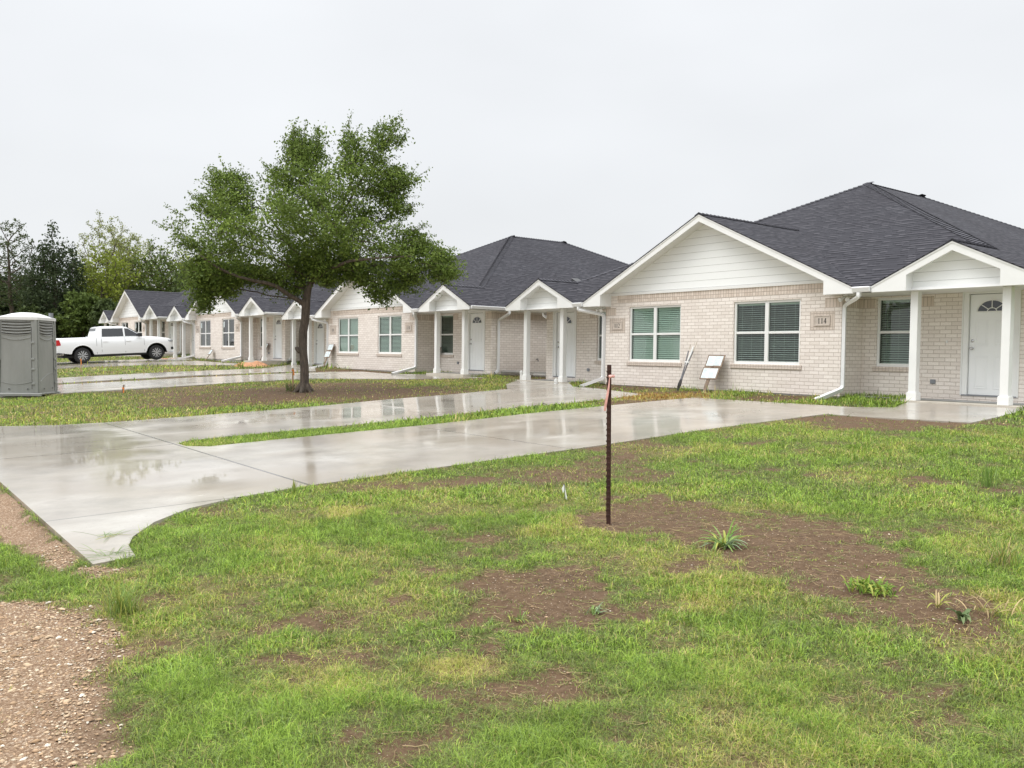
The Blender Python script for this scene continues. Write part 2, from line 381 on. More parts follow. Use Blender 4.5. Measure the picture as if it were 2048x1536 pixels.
def tag(o, label=None, cat=None, group=None, kind=None):
    if label: o['label'] = label
    if cat: o['category'] = cat
    if group: o['group'] = group
    if kind: o['kind'] = kind
    return o
def thing(name, label, cat, loc=(0, 0, 0), rz=0, group=None):
    o = bpy.data.objects.new(name, None); o.empty_display_size = .2; col.objects.link(o); o.location = loc; o.rotation_euler = (0, 0, rz)
    return tag(o, label, cat, group)

# ------------------------------------------------------------------ ground shape
GY = [-60, 0, 1.3, 3.7, 5, 6.3, 8.2, 10, 13.2, 15, 16, 17, 20, 60]
GZ = [-.07, -.02, .02, .09, .15, .205, .28, .38, .50, .56, .605, .68, .69, .69]
_gt = np.arange(-60, 60.01, .1); _gk = np.exp(-.5 * (np.arange(-14, 15) / 5.5) ** 2); _gk /= _gk.sum()
_gv = np.convolve(np.pad(np.interp(_gt, GY, GZ), 14, mode='edge'), _gk, mode='valid')
def gz(x, y):
    x = np.asarray(x, float); y = np.asarray(y, float)
    return np.interp(y, _gt, _gv) + np.interp(-x, [20, 24, 27, 31, 46, 63, 110], [0, .065, .075, .10, .29, .51, .95]) * np.clip((y + 5) / 13, 0, 1)
def g1(x, y): return float(gz(x, y))

# concrete outlines (x, y), anticlockwise or clockwise
DRIVE_A = [(-6.43, 1.34), (-6.47, 1.63), (-6.86, 1.68), (-7.14, 1.78), (-7.6, 2.07), (-8.01, 2.49), (-8.25, 3.05), (-8.38, 3.75), (-8.40, 13.62),
           (-7.65, 13.6), (-6.04, 13.85), (-6.25, 16.82), (-8.52, 16.82), (-8.15, 15.5), (-8.83, 15.13), (-12.6, 15.03), (-12.42, 9), (-12.45, 4.15), (-12.75, 3.92), (-13.15, 3.92), (-13.42, 4.2),
           (-13.48, 9.3), (-13.62, 12.5), (-14.1, 15.05), (-16.3, 15.75), (-17.55, 15.9), (-18.8, 16.82), (-21.05, 16.82), (-20.1, 15.5), (-18.35, 14.2), (-17.85, 12.1), (-17.6, 9), (-17.5, 6.5), (-17.5, 4.2), (-17.75, 3.1), (-18.3, 2.2), (-19.4, 1.6), (-20, 1.34)]
DRIVE_B1 = [(-24.6, 1.3), (-24.9, 1.7), (-26, 2.2), (-26.9, 3.2), (-27.2, 4.8), (-27.2, 10.4), (-27.3, 12.6), (-24.2, 14.6), (-22.6, 16.58), (-25.6, 16.58), (-27.6, 15.9), (-30.0, 16.0), (-31.2, 15.2), (-31.5, 12.5), (-31.6, 8.5), (-31.9, 4.6), (-32.4, 4.5), (-32.75, 4.8),
            (-32.85, 8.8), (-32.6, 12), (-32.3, 15.1), (-34.3, 16.0), (-35.5, 16.55), (-38.0, 16.55), (-37.3, 15.6), (-36.0, 14.4), (-36.1, 9.6), (-36.3, 4.6), (-37.3, 2.8), (-39, 1.3)]
DRIVE_C = [(-41.5, 1.3), (-42.6, 2.2), (-43.8, 3.6), (-44.2, 5.5), (-44.3, 8), (-43.6, 12.2), (-40.9, 13.9), (-38.8, 15.8), (-41.6, 15.8), (-43.2, 15.2), (-47.3, 15.1), (-47.4, 9), (-47.5, 5.0), (-47.9, 5.0), (-48.2, 5.2), (-48.2, 9), (-48.4, 15.0), (-49.8, 15.8), (-53.0, 15.8), (-52.9, 14.8),
           (-51.9, 14), (-51.7, 9), (-51.9, 4.5), (-53, 2.6), (-54.5, 1.3)]
DRIVE_D = [(-58, 1.3), (-59.5, 3), (-60, 6), (-60, 13), (-57.5, 15.3), (-60, 15.4), (-64, 14.8), (-64, 5), (-64.8, 5), (-64.8, 14.8), (-69, 15.3), (-69, 5), (-70, 2.5), (-72, 1.3)]
SLABS = [DRIVE_A, DRIVE_B1, DRIVE_C, DRIVE_D]
def inpoly(x, y, poly):
    c = np.zeros(x.shape, bool); n = len(poly)
    for i in range(n):
        x0, y0 = poly[i]; x1, y1 = poly[(i + 1) % n]
        k = (y0 > y) != (y1 > y)
        with np.errstate(divide='ignore', invalid='ignore'):
            xx = (x1 - x0) * (y - y0) / (y1 - y0) + x0 if y1 != y0 else np.full_like(x, -1e9)
        c ^= k & (x < xx)
    return c
def pdist(x, y, poly):
    d = np.full(x.shape, 1e9); n = len(poly)
    for i in range(n):
        ax, ay = poly[i]; bx, by = poly[(i + 1) % n]; dx, dy = bx - ax, by - ay; l2 = dx * dx + dy * dy + 1e-12
        t = np.clip(((x - ax) * dx + (y - ay) * dy) / l2, 0, 1)
        d = np.minimum(d, np.hypot(x - ax - t * dx, y - ay - t * dy))
    return d
# value noise in numpy
_perm = rng.random((256, 256))
def vnoise(x, y):
    xi = np.floor(x).astype(int); yi = np.floor(y).astype(int); fx = x - xi; fy = y - yi
    fx = fx * fx * (3 - 2 * fx); fy = fy * fy * (3 - 2 * fy)
    g = lambda a, b: _perm[a & 255, b & 255]
    return (g(xi, yi) * (1 - fx) + g(xi + 1, yi) * fx) * (1 - fy) + (g(xi, yi + 1) * (1 - fx) + g(xi + 1, yi + 1) * fx) * fy
def fbm(x, y, o=4):
    s = 0; a = .5; t = 0
    for i in range(o): s = s + a * vnoise(x + 17.3 * i, y - 9.1 * i); t += a; a *= .5; x = x * 2.03; y = y * 2.03
    return s / t
BARE = [(-4.15, 5.60, 0.80, 0.66, 1), (-3.39, 5.34, 0.54, 0.62, 1), (-5.07, 5.09, 0.29, 0.38, 1), (-5.01, 5.64, 0.43, 0.66, 0.9), (-3.98, 3.36, 0.46, 0.63, 0.95), (-2.62, 4.81, 0.46, 0.4, 0.8), (-2.23, 4.7, 0.32, 0.28, 0.9), (-2.97, 5.03, 0.28, 0.35, 0.9), (-8.2, 8.3, 0.8, 1.23, 0.6), (-6.99, 6.37, 0.94, 0.72, 0.45), (-2.91, 2.12, 0.26, 0.18, 0.5), (-2.38, 2.47, 0.15, 0.16, 0.5), (-3.19, 2.1, 0.30, 0.1, 0.4), (-4.35, 2.1, 0.17, 0.16, 0.5), (-2.8, 2.48, 0.27, 0.13, 0.4), (-7.59, 4.92, 0.59, 0.3, 0.55), (-7.48, 6.06, 0.85, 0.54, 0.4), (-12.79, 8.27, 0.65, 0.49, 0.8), (-13.24, 5.07, 0.77, 0.28, 0.5), (-12.49, 13.52, 0.95, 0.9, 0.9), (-7.32, 13.0, 1.15, 1.03, 1), (-6.55, 14.25, 0.69, 1.02, 0.7), (-16.08, 17.01, 1.16, 1.4, 0.85), (-11.15, 16.25, 0.95, 0.77, 0.85), (-22.21, 10.67, 2.4, 3.6, 0.82), (-21.79, 7.68, 2.6, 2.88, 0.6), (-18.6, 11.27, 1.5, 2.6, 0.85), (-25.6, 7.56, 1.61, 1.71, 0.6), (-5.22, 2.2, 0.13, 0.12, 0.5), (-7.87, 2.68, 0.19, 0.22, 0.6), (-2.01, 2.57, 0.23, 0.1, 0.4), (-4.95, 7.94, 0.6, 0.42, 0.35), (-1.87, 4.42, 0.22, 0.15, 0.5), (-3.66, 1.9, 0.39, 0.12, 0.3), (-18.81, 16.12, 0.48, 0.74, 0.5), (-29.87, 16.26, 1.36, 0.7, 0.9), (-31.72, 16.12, 0.97, 0.8, 0.9), (-1.76, 3.59, 0.25, 0.11, 0.25), (-22.3, 19, 1.2, 3, .8), (-13.6, 16.3, 1.2, .5, .7), (-30, 9, 1.2, 4, .3)]
DRY = [(-6.96, 3.55, 0.21, 0.29, 1), (-3.35, 2.32, 0.18, 0.14, 1), (-3.22, 3.91, 0.2, 0.16, 0.8), (-5.51, 2.93, 0.15, 0.14, 0.5), (-5.19, 4.36, 0.2, 0.15, 0.7), (-6.97, 4.35, 0.3, 0.25, 0.5), (-13.4, 14.9, 1.3, 1.6, 1), (-11.08, 14.07, 0.6, 0.61, 0.6), (-4.89, 8.41, 0.3, 0.43, 0.5), (-2.72, 6.43, 0.28, 0.39, 0.5), (-2.11, 5.21, 0.22, 0.2, 0.8), (-5.94, 1.43, 0.2, 0.26, 0.4), (-5.25, 1.76, 0.31, 0.27, 0.5), (-14.23, 13.09, 0.68, 0.85, 0.3), (-8.08, 10.76, 0.52, 0.47, 0.3), (-19.72, 3.59, 1.6, 1.6, 0.5), (-16.96, 6.49, 1.77, 0.69, 0.4), (-7.29, 10.64, 0.84, 0.36, 0.3), (-5.1, 4.85, .3, .3, .9)]
GRAVEL = [[(-12, -3), (-12, .75), (-6.0, .72), (-5.67, 1.0), (-5.2, 1.13), (-4.67, 1.08), (-4.1, 0.84), (-3.79, 0.80), (-3.5, 0.82), (-3.36, 0.70), (-3.3, .3), (-3.0, -3)],
          [(-30, 1.30), (-8.9, 1.32), (-6.34, 1.32), (-6.28, 1.59), (-5.92, 1.46), (-6.5, 1.2), (-7.4, 1.1), (-8.2, .95), (-9.5, .8), (-30, .8)],
          [(-200, -40), (-200, 1.2), (-12, 1.25), (-9.5, 1.2), (-8.6, .9), (-12, .2), (-12, -40)]]
cr2 = np.array([.616, .788]); cf2 = np.array([-.787, .616])
def masks(x, y, fine=True):
    """cover (0..1 grass), dry (0..1), gravel (0..1)"""
    wx = (fbm(x * 1.7, y * 1.7) - .5) * .9; wy = (fbm(x * 1.7 + 40, y * 1.7 + 9) - .5) * .9
    n = fbm(x * 2.4 + 5, y * 2.4 + 3); n2 = fbm(x * 7 + 1, y * 7 + 8, 3); n3 = fbm(x * 19 + 4, y * 19 + 2, 2)
    cov = np.clip(1.02 - np.clip(.54 - n, 0, 1) * 1.9 - np.clip(.5 - n2, 0, 1) * 1.0, 0, 1)
    dry = np.clip((fbm(x * 1.1 + 31, y * 1.1 + 12) - .46) * 2.0, 0, .6)
    far = np.clip((-x - 17.5) / 2.5, 0, 1) * (y < 16.5)
    cov = cov * (1 - .22 * far); dry = np.clip(dry + .14 * far, 0, 1)
    for cx, cy, rx, ry, s in BARE:
        if rx > 1.5: rx *= .8; ry *= .8
        dx = x - cx + wx * min(rx, .8); dy = y - cy + wy * min(rx, .8)
        a = dx * cr2[0] + dy * cr2[1]; b = dx * cf2[0] + dy * cf2[1]
        q = np.clip((1.55 - np.sqrt((a / rx) ** 2 + (b / ry) ** 2) + (n2 - .5) * 1.1) / .85, 0, 1); q = q * q * (3 - 2 * q)
        cov = cov * (1 - s * q * np.clip(.85 + (n3 - .45) * 1.3, .45, 1.0))
    for cx, cy, rx, ry, s in DRY:
        dx = x - cx + wx * .2; dy = y - cy + wy * .2; a = dx * cr2[0] + dy * cr2[1]; b = dx * cf2[0] + dy * cf2[1]
        q = np.clip(1.5 - np.sqrt((a / rx) ** 2 + (b / ry) ** 2), 0, .8) / .8; dry = np.maximum(dry, s * q)
    # trampled, thin edge to the concrete on the far lawns
    for P in SLABS[1:]:
        d = pdist(x, y, P); cov = cov * np.clip(.55 + d * .9, 0, 1)
    strip = (x > -13.7) & (x < -12.3) & (y > 3.9) & (y < 12.2); cov = np.where(strip, np.maximum(cov, 1.0 + .3 * (n2 - .4)), cov)
    gr = np.zeros(x.shape)
    for P in GRAVEL:
        d = pdist(x, y, P); ins = inpoly(x, y, P); sd_ = np.where(ins, d, -d) + (n2 - .5) * .35
        gr = np.maximum(gr, np.clip(.5 + sd_ / .16, 0, 1))
    cov = cov * (1 - .93 * gr)
    return np.clip(cov, 0, 1), dry, gr

def axis(segs):
    o = []
    for a, b, st in segs: o += list(np.arange(a, b, st))
    return np.array(o + [segs[-1][1]])
GX = axis([(-420, -120, 20), (-120, -60, 4), (-60, -24, .5), (-24, -12, .14), (-12, -.4, .055), (-.4, 8, .4), (8, 100, 10), (100, 300, 40)])
GYA = axis([(-60, -4, 6), (-4, .2, .4), (.2, 9, .055), (9, 18, .1), (18, 30, .6), (30, 90, 5), (90, 420, 30)])
XX, YY = np.meshgrid(GX, GYA)
ZZ = gz(XX, YY)
cov, dry, gr = masks(XX, YY)
near = np.clip((XX + 26) / 3, 0, 1)
bumpy = (fbm(XX * 1.3, YY * 1.3) - .5) * .05 + (fbm(XX * 6, YY * 6, 3) - .5) * .022 + (fbm(XX * 17, YY * 17, 2) - .5) * .008
ZZ = ZZ + bumpy * np.clip(near + .2, 0, 1) - .012
ins = np.zeros(XX.shape, bool); dmin = np.full(XX.shape, 1e9)
for P in SLABS:
    ins |= inpoly(XX, YY, P); dmin = np.minimum(dmin, pdist(XX, YY, P))
edge = np.clip(dmin / .25, 0, 1)
ZZ = np.where(ins, gz(XX, YY) - .035, gz(XX, YY) + .008 + (ZZ - gz(XX, YY) - .008) * edge)
road = np.clip((1.32 - YY) / .12, 0, 1) * np.clip((-6.2 - XX) / .3, 0, 1)
ZZ = ZZ - .05 * road
me = bpy.data.meshes.new('ground')
ny, nx = XX.shape
me.vertices.add(nx * ny); me.vertices.foreach_set('co', np.stack([XX, YY, ZZ], -1).astype(np.float32).ravel())
i = np.arange(ny - 1)[:, None] * nx + np.arange(nx - 1)[None, :]
q = np.stack([i, i + 1, i + 1 + nx, i + nx], -1).reshape(-1, 4)
me.loops.add(q.size); me.loops.foreach_set('vertex_index', q.ravel().astype(np.int32))
me.polygons.add(len(q)); me.polygons.foreach_set('loop_start', np.arange(0, q.size, 4, dtype=np.int32)); me.polygons.foreach_set('loop_total', np.full(len(q), 4, np.int32))
me.polygons.foreach_set('use_smooth', np.ones(len(q), bool))
me.update(); me.validate()
ca = me.color_attributes.new('cover', 'FLOAT_COLOR', 'POINT')
ca.data.foreach_set('color', np.stack([cov, dry, gr, np.ones_like(gr)], -1).astype(np.float32).ravel())
me.materials.append(MAT['soil'])
ground = bpy.data.objects.new('ground', me); col.objects.link(ground); tag(ground, kind='structure')
# bilinear lookup of the real ground height
def gh(x, y):
    x = np.clip(np.asarray(x, float), GX[0], GX[-1] - 1e-6); y = np.clip(np.asarray(y, float), GYA[0], GYA[-1] - 1e-6)
    ix = np.searchsorted(GX, x, side='right') - 1; iy = np.searchsorted(GYA, y, side='right') - 1
    fx = (x - GX[ix]) / (GX[ix + 1] - GX[ix]); fy = (y - GYA[iy]) / (GYA[iy + 1] - GYA[iy])
    return (ZZ[iy, ix] * (1 - fx) + ZZ[iy, ix + 1] * fx) * (1 - fy) + (ZZ[iy + 1, ix] * (1 - fx) + ZZ[iy + 1, ix + 1] * fx) * fy
def gh1(x, y): return float(gh(x, y))

def slab(name, poly, mat, top=.018, thick=.14):
    bm = bmesh.new(); vs = [bm.verts.new((x, y, 0)) for x, y in poly]
    from mathutils.geometry import tessellate_polygon
    for tri in tessellate_polygon([[Vector((x, y, 0)) for x, y in poly]]):
        bm.faces.new([vs[q_] for q_ in tri])
    ys = [p[1] for p in poly]; xs = [p[0] for p in poly]
    for Y in np.arange(math.ceil(min(ys) * 4) / 4, max(ys), .25):
        bmesh.ops.bisect_plane(bm, geom=bm.verts[:] + bm.edges[:] + bm.faces[:], plane_co=(0, Y, 0), plane_no=(0, 1, 0))
    for X in np.arange(math.ceil(min(xs)), max(xs), 1.0):
        bmesh.ops.bisect_plane(bm, geom=bm.verts[:] + bm.edges[:] + bm.faces[:], plane_co=(X, 0, 0), plane_no=(1, 0, 0))
    bmesh.ops.remove_doubles(bm, verts=bm.verts[:], dist=.001)
    for v in bm.verts: v.co.z = g1(v.co.x, v.co.y) + top
    bmesh.ops.recalc_face_normals(bm, faces=bm.faces[:])
    for f in bm.faces:
        if f.normal.z < 0: f.normal_flip()
    be = [e for e in bm.edges if e.is_boundary]
    for e in be:
        a, b = e.verts
        c = bm.verts.new(a.co - Vector((0, 0, thick))); d = bm.verts.new(b.co - Vector((0, 0, thick))); bm.faces.new((a, b, d, c))
    for f in bm.faces: f.smooth = True
    m_ = bpy.data.meshes.new(name); bm.to_mesh(m_); bm.free(); m_.set_sharp_from_angle(angle=R_(35)); m_.materials.append(MAT[mat])
    o = bpy.data.objects.new(name, m_); col.objects.link(o); tag(o, kind='structure'); return o
for P in SLABS: slab('driveway', P, 'concrete')
# gravel road sheets
RD = [[(-12, -3), (-12, .7), (-6.0, .68), (-5.67, .92), (-5.2, 1.03), (-4.67, .98), (-4.1, 0.76), (-3.79, 0.72), (-3.5, 0.72), (-3.4, .3), (-3.3, -3)],
      [(-200, -6), (-200, 1.15), (-12.01, 1.2), (-12.01, -6)]]
for P in RD:
    bm = bmesh.new(); bm.faces.new([bm.verts.new((x, y, 0)) for x, y in P]); bmesh.ops.triangulate(bm, faces=bm.faces[:])
    x0, x1 = min(p[0] for p in P), max(p[0] for p in P)
    stp = .11 if x1 > -5 else 4
    for Y in np.arange(-2.9, 1.3, .11 if x1 > -5 else .6): bmesh.ops.bisect_plane(bm, geom=bm.verts[:] + bm.edges[:] + bm.faces[:], plane_co=(0, Y, 0), plane_no=(0, 1, 0))
    for X in np.arange(x0 + stp, x1, stp): bmesh.ops.bisect_plane(bm, geom=bm.verts[:] + bm.edges[:] + bm.faces[:], plane_co=(X, 0, 0), plane_no=(1, 0, 0))
    for v in bm.verts: v.co.z = gh1(v.co.x, v.co.y) + (.005 if not v.is_boundary else -.03)
    for f in bm.faces:
        f.smooth = True
        if f.normal.z < 0: f.normal_flip()
    m_ = bpy.data.meshes.new('gravel_road'); bm.to_mesh(m_); bm.free(); m_.materials.append(MAT['gravel'])
    o = bpy.data.objects.new('gravel_road', m_); col.objects.link(o); tag(o, kind='structure')

# ------------------------------------------------------------------ houses
HW, HP, GAP, S, RL = 4.13, 1.595, .40, .4853, 3.20
HH = HW + GAP + 2 * HP; PCX = HW + GAP + HP; DEP = 2 * HH + RL
BASE = -2.31; YR = 1.25; YW = .40
def walls(mb, u0, u1, z0, z1, opens, pt, depth=.09, inward=None):
    """wall sheet with openings; pt(u,z,d) maps to local coords, d = depth inside"""
    us = sorted({u0, u1, *[a for o in opens for a in o[:2]]}); zs = sorted({z0, z1, *[a for o in opens for a in o[2:4]]})
    for a, b in zip(us, us[1:]):
        for c, d in zip(zs, zs[1:]):
            if any(o[0] <= (a + b) / 2 <= o[1] and o[2] <= (c + d) / 2 <= o[3] for o in opens): continue
            mb.quad(pt(a, c, 0), pt(b, c, 0), pt(b, d, 0), pt(a, d, 0))
    for a, b, c, d in opens:
        for p, q_ in (((a, c), (b, c)), ((b, c), (b, d)), ((b, d), (a, d)), ((a, d), (a, c))):
            mb.quad(pt(*p, 0), pt(*q_, 0), pt(*q_, depth), pt(*p, depth))

def window(parent, x0, x1, z0, z1, y, panes, blind, name='window'):
    f = MB(); t = .055; yf = y + .035
    yb = y + .085
    f.box(x0, x1, yf, yb, z1 - t, z1); f.box(x0, x1, yf, yb, z0, z0 + t + .015)
    f.box(x0, x0 + t, yf + .002, yb, z0 + t, z1 - t); f.box(x1 - t, x1, yf + .002, yb, z0 + t, z1 - t)
    zm = (z0 + z1) / 2
    xs = [x0 + t + (x1 - x0 - 2 * t) * i / panes for i in range(panes + 1)]
    for xm in xs[1:-1]: f.box(xm - .05, xm + .05, yf - .002, yb, z0 + t, z1 - t)
    f.box(x0 + t, x1 - t, yf + .006, yb, zm - .028, zm + .028)
    o = f.build(name, 'white', parent, bevel=.004)
    g = MB(); g.quad((x0 + t, yf + .03, z0 + t), (x1 - t, yf + .03, z0 + t), (x1 - t, yf + .03, z1 - t), (x0 + t, yf + .03, z1 - t))
    g.build('glass', 'glass', o, fixn=False)
    if blind is not None:
        b = MB()
        for i in range(panes):
            a = xs[i] + (.06 if i else .02); c = xs[i + 1] - (.06 if i < panes - 1 else .02)
            n = 28
            for k_ in range(n):
                z = z0 + t + .03 + (z1 - z0 - 2 * t - .04) * k_ / (n - 1)
                th = R_(blind + random.uniform(-2, 2)); h = .0265
                dy, dz = math.cos(th) * h, math.sin(th) * h; yy = yf + .068
                b.quad((a, yy - dy, z - dz), (c, yy - dy, z - dz), (c, yy + dy, z + dz), (a, yy + dy, z + dz))
            for xc in (a + .12, (a + c) / 2, c - .12): b.box(xc - .002, xc + .002, yf + .055, yf + .057, z0 + t, z1 - t)
            b.box(a, c, yf + .06, yf + .11, z1 - t - .045, z1 - t)
        b.build('blinds', 'blind', o, fixn=False)
    else:
        st = MB(); st.box(xs[0] + .07, xs[0] + .2, yf + .022, yf + .024, z1 - .45, z1 - .14)
        st.build('sticker', 'paper', o)
    return o
def gable_front(cx, a, s_in, name, parent):
    """rake fascia polygon with pork-chop ends"""
    z = lambda x: S * (a - abs(x)); i = a - s_in; t = .165
    pts = [(-a, -.125), (-i, -.125), (-i, z(i) - t), (0, z(0) - t - .01), (i, z(i) - t), (i, -.125), (a, -.125), (a, -.002), (0, z(0) - .002), (-a, -.002)]
    f = MB()
    # split in convex pieces to avoid a bad ngon
    def pr(poly): f.prism([(cx + p, q_) for p, q_ in poly], -.03, .0)
    for sg in (1, -1):
        P = [(0, z(0) - t - .01), (i * sg, z(i) - t), (i * sg, z(i) - .002), (0, z(0) - .002)]
        Q = [(i * sg, -.125), (a * sg, -.125), (a * sg, -.002), (i * sg, z(i) - .002)]
        if sg < 0: P = P[::-1]; Q = Q[::-1]
        pr(P); pr(Q)
    # drip trim strip
    for sg in (1, -1):
        D = [(0, z(0) - .035), (a * sg, -.035), (a * sg, -.002), (0, z(0) - .002)]
        if sg < 0: D = D[::-1]
        f.prism([(cx + p, q_) for p, q_ in D], -.042, -.03)
    return f.build(name, 'white', parent)

def digit(mb, ch, x, z, h, y):
    w_ = h * .52; T = h * .19; t = h * .07
    def st(p, q_, th):
        p = Vector((x + p[0] * w_, 0, z + p[1] * h)); q_ = Vector((x + q_[0] * w_, 0, z + q_[1] * h)); d = (q_ - p).normalized(); nrm = Vector((-d.z, 0, d.x)) * th / 2
        mb.quad(*[(v.x, y, v.z) for v in (p - nrm, q_ - nrm, q_ + nrm, p + nrm)])
    def arc(cx, cz, rx, rz, a0, a1, th, n=10):
        pr_ = None
        for i_ in range(n + 1):
            a = R_(a0 + (a1 - a0) * i_ / n); p = (cx + rx * math.cos(a), cz + rz * math.sin(a))
            if pr_: st(pr_, p, th)
            pr_ = p
    if ch == '1': st((.5, 0), (.5, 1), T); st((.25, .02), (.75, .02), t); st((.22, .84), (.5, .98), t)
    elif ch == '4': st((.72, 0), (.72, 1), T); st((.72, .98), (.05, .3), t * 1.3); st((.02, .3), (1, .3), t * 1.4); st((.5, .02), (.92, .02), t)
    elif ch == '2': arc(.48, .72, .36, .26, 160, -20, T * .8); st((.8, .62), (.1, .05), t * 1.6); st((.08, .05), (.92, .05), T * .8)
    elif ch == '0': arc(.5, .5, .38, .46, 0, 360, T * .8, 18)
    elif ch == '8': arc(.5, .74, .27, .22, 0, 360, T * .7, 14); arc(.5, .26, .35, .25, 0, 360, T * .7, 14)
    elif ch == '6': arc(.5, .3, .35, .28, 0, 360, T * .8, 14); arc(.85, .4, .7, .58, 180, 105, T * .8)

def caps(mb, p0, p1, n0):
    """overlapping cap shingles along a ridge/hip from p0 (low) to p1 (high)"""
    p0 = Vector(p0); p1 = Vector(p1); d = (p1 - p0); L_ = d.length; d.normalize(); side = d.cross(Vector((0, 0, 1))).normalized(); up = side.cross(d).normalized()
    n = int(L_ / .145)
    for i_ in range(n + 1):
        c = p0 + d * (i_ * L_ / max(1, n))
        a = c - d * .01 + up * .030; b = c + d * .15 + up * .008; drop = up * n0
        l0, l1 = a - side * .13 - drop, b - side * .13 - drop; r0, r1 = a + side * .13 - drop, b + side * .13 - drop
        th = up * .020
        mb.add([l0, a, r0, r1, b, l1, l0 - th, a - th, r0 - th], [(0, 1, 4, 5), (1, 2, 3, 4), (0, 6, 7, 1), (1, 7, 8, 2)])

def downspout(parent, pts, name='downspout'):
    d = MB(); P = [Vector(p) for p in pts]; path = []
    for i_, p in enumerate(P):
        if 0 < i_ < len(P) - 1:
            a = (P[i_ - 1] - p); b = (P[i_ + 1] - p); r_ = min(.09, a.length / 2.5, b.length / 2.5); a = p + a.normalized() * r_; b = p + b.normalized() * r_
            for t in (0, .33, .67, 1): path.append(a * (1 - t) ** 2 + p * 2 * t * (1 - t) + b * t * t)
        else: path.append(p)
    d.tube(path, .036, n=4, sq=True, cap=False, ry=1.25)
    o = d.build(name, 'alu', parent, bevel=.008, smooth=False)
    e = MB(); e.tube([P[-1] - (P[-1] - P[-2]).normalized() * .04, P[-1] - (P[-1] - P[-2]).normalized() * .03], .034, n=4, sq=True, ry=1.25); e.build('spout_mouth', 'dark', o)
    return o

def flood(parent, x, y, z, sg):
    f = MB()
    f.lathe([(.05, 0), (.05, .02)], 12, (x, y, z - .02))
    for k_ in (-1, 1):
        mt = Matrix.Translation((x + .075 * k_, y - .05, z - .09)) @ Matrix.Rotation(R_(25 * k_), 4, 'Z') @ Matrix.Rotation(R_(115), 4, 'X')
        pr_ = [(.018, -.09), (.024, -.04), (.048, .02), (.050, .045), (.040, .05)]
        vs = []; n = 12
        for r_, h in pr_:
            for j in range(n): vs.append(mt @ Vector((r_ * math.cos(j * math.tau / n), r_ * math.sin(j * math.tau / n), h)))
        fs = [(a * n + j, a * n + (j + 1) % n, (a + 1) * n + (j + 1) % n, (a + 1) * n + j) for a in range(len(pr_) - 1) for j in range(n)] + [tuple((len(pr_) - 1) * n + j for j in range(n))]
        f.add(vs, fs)
    f.build('flood_light', 'pvc', parent, smooth=True)

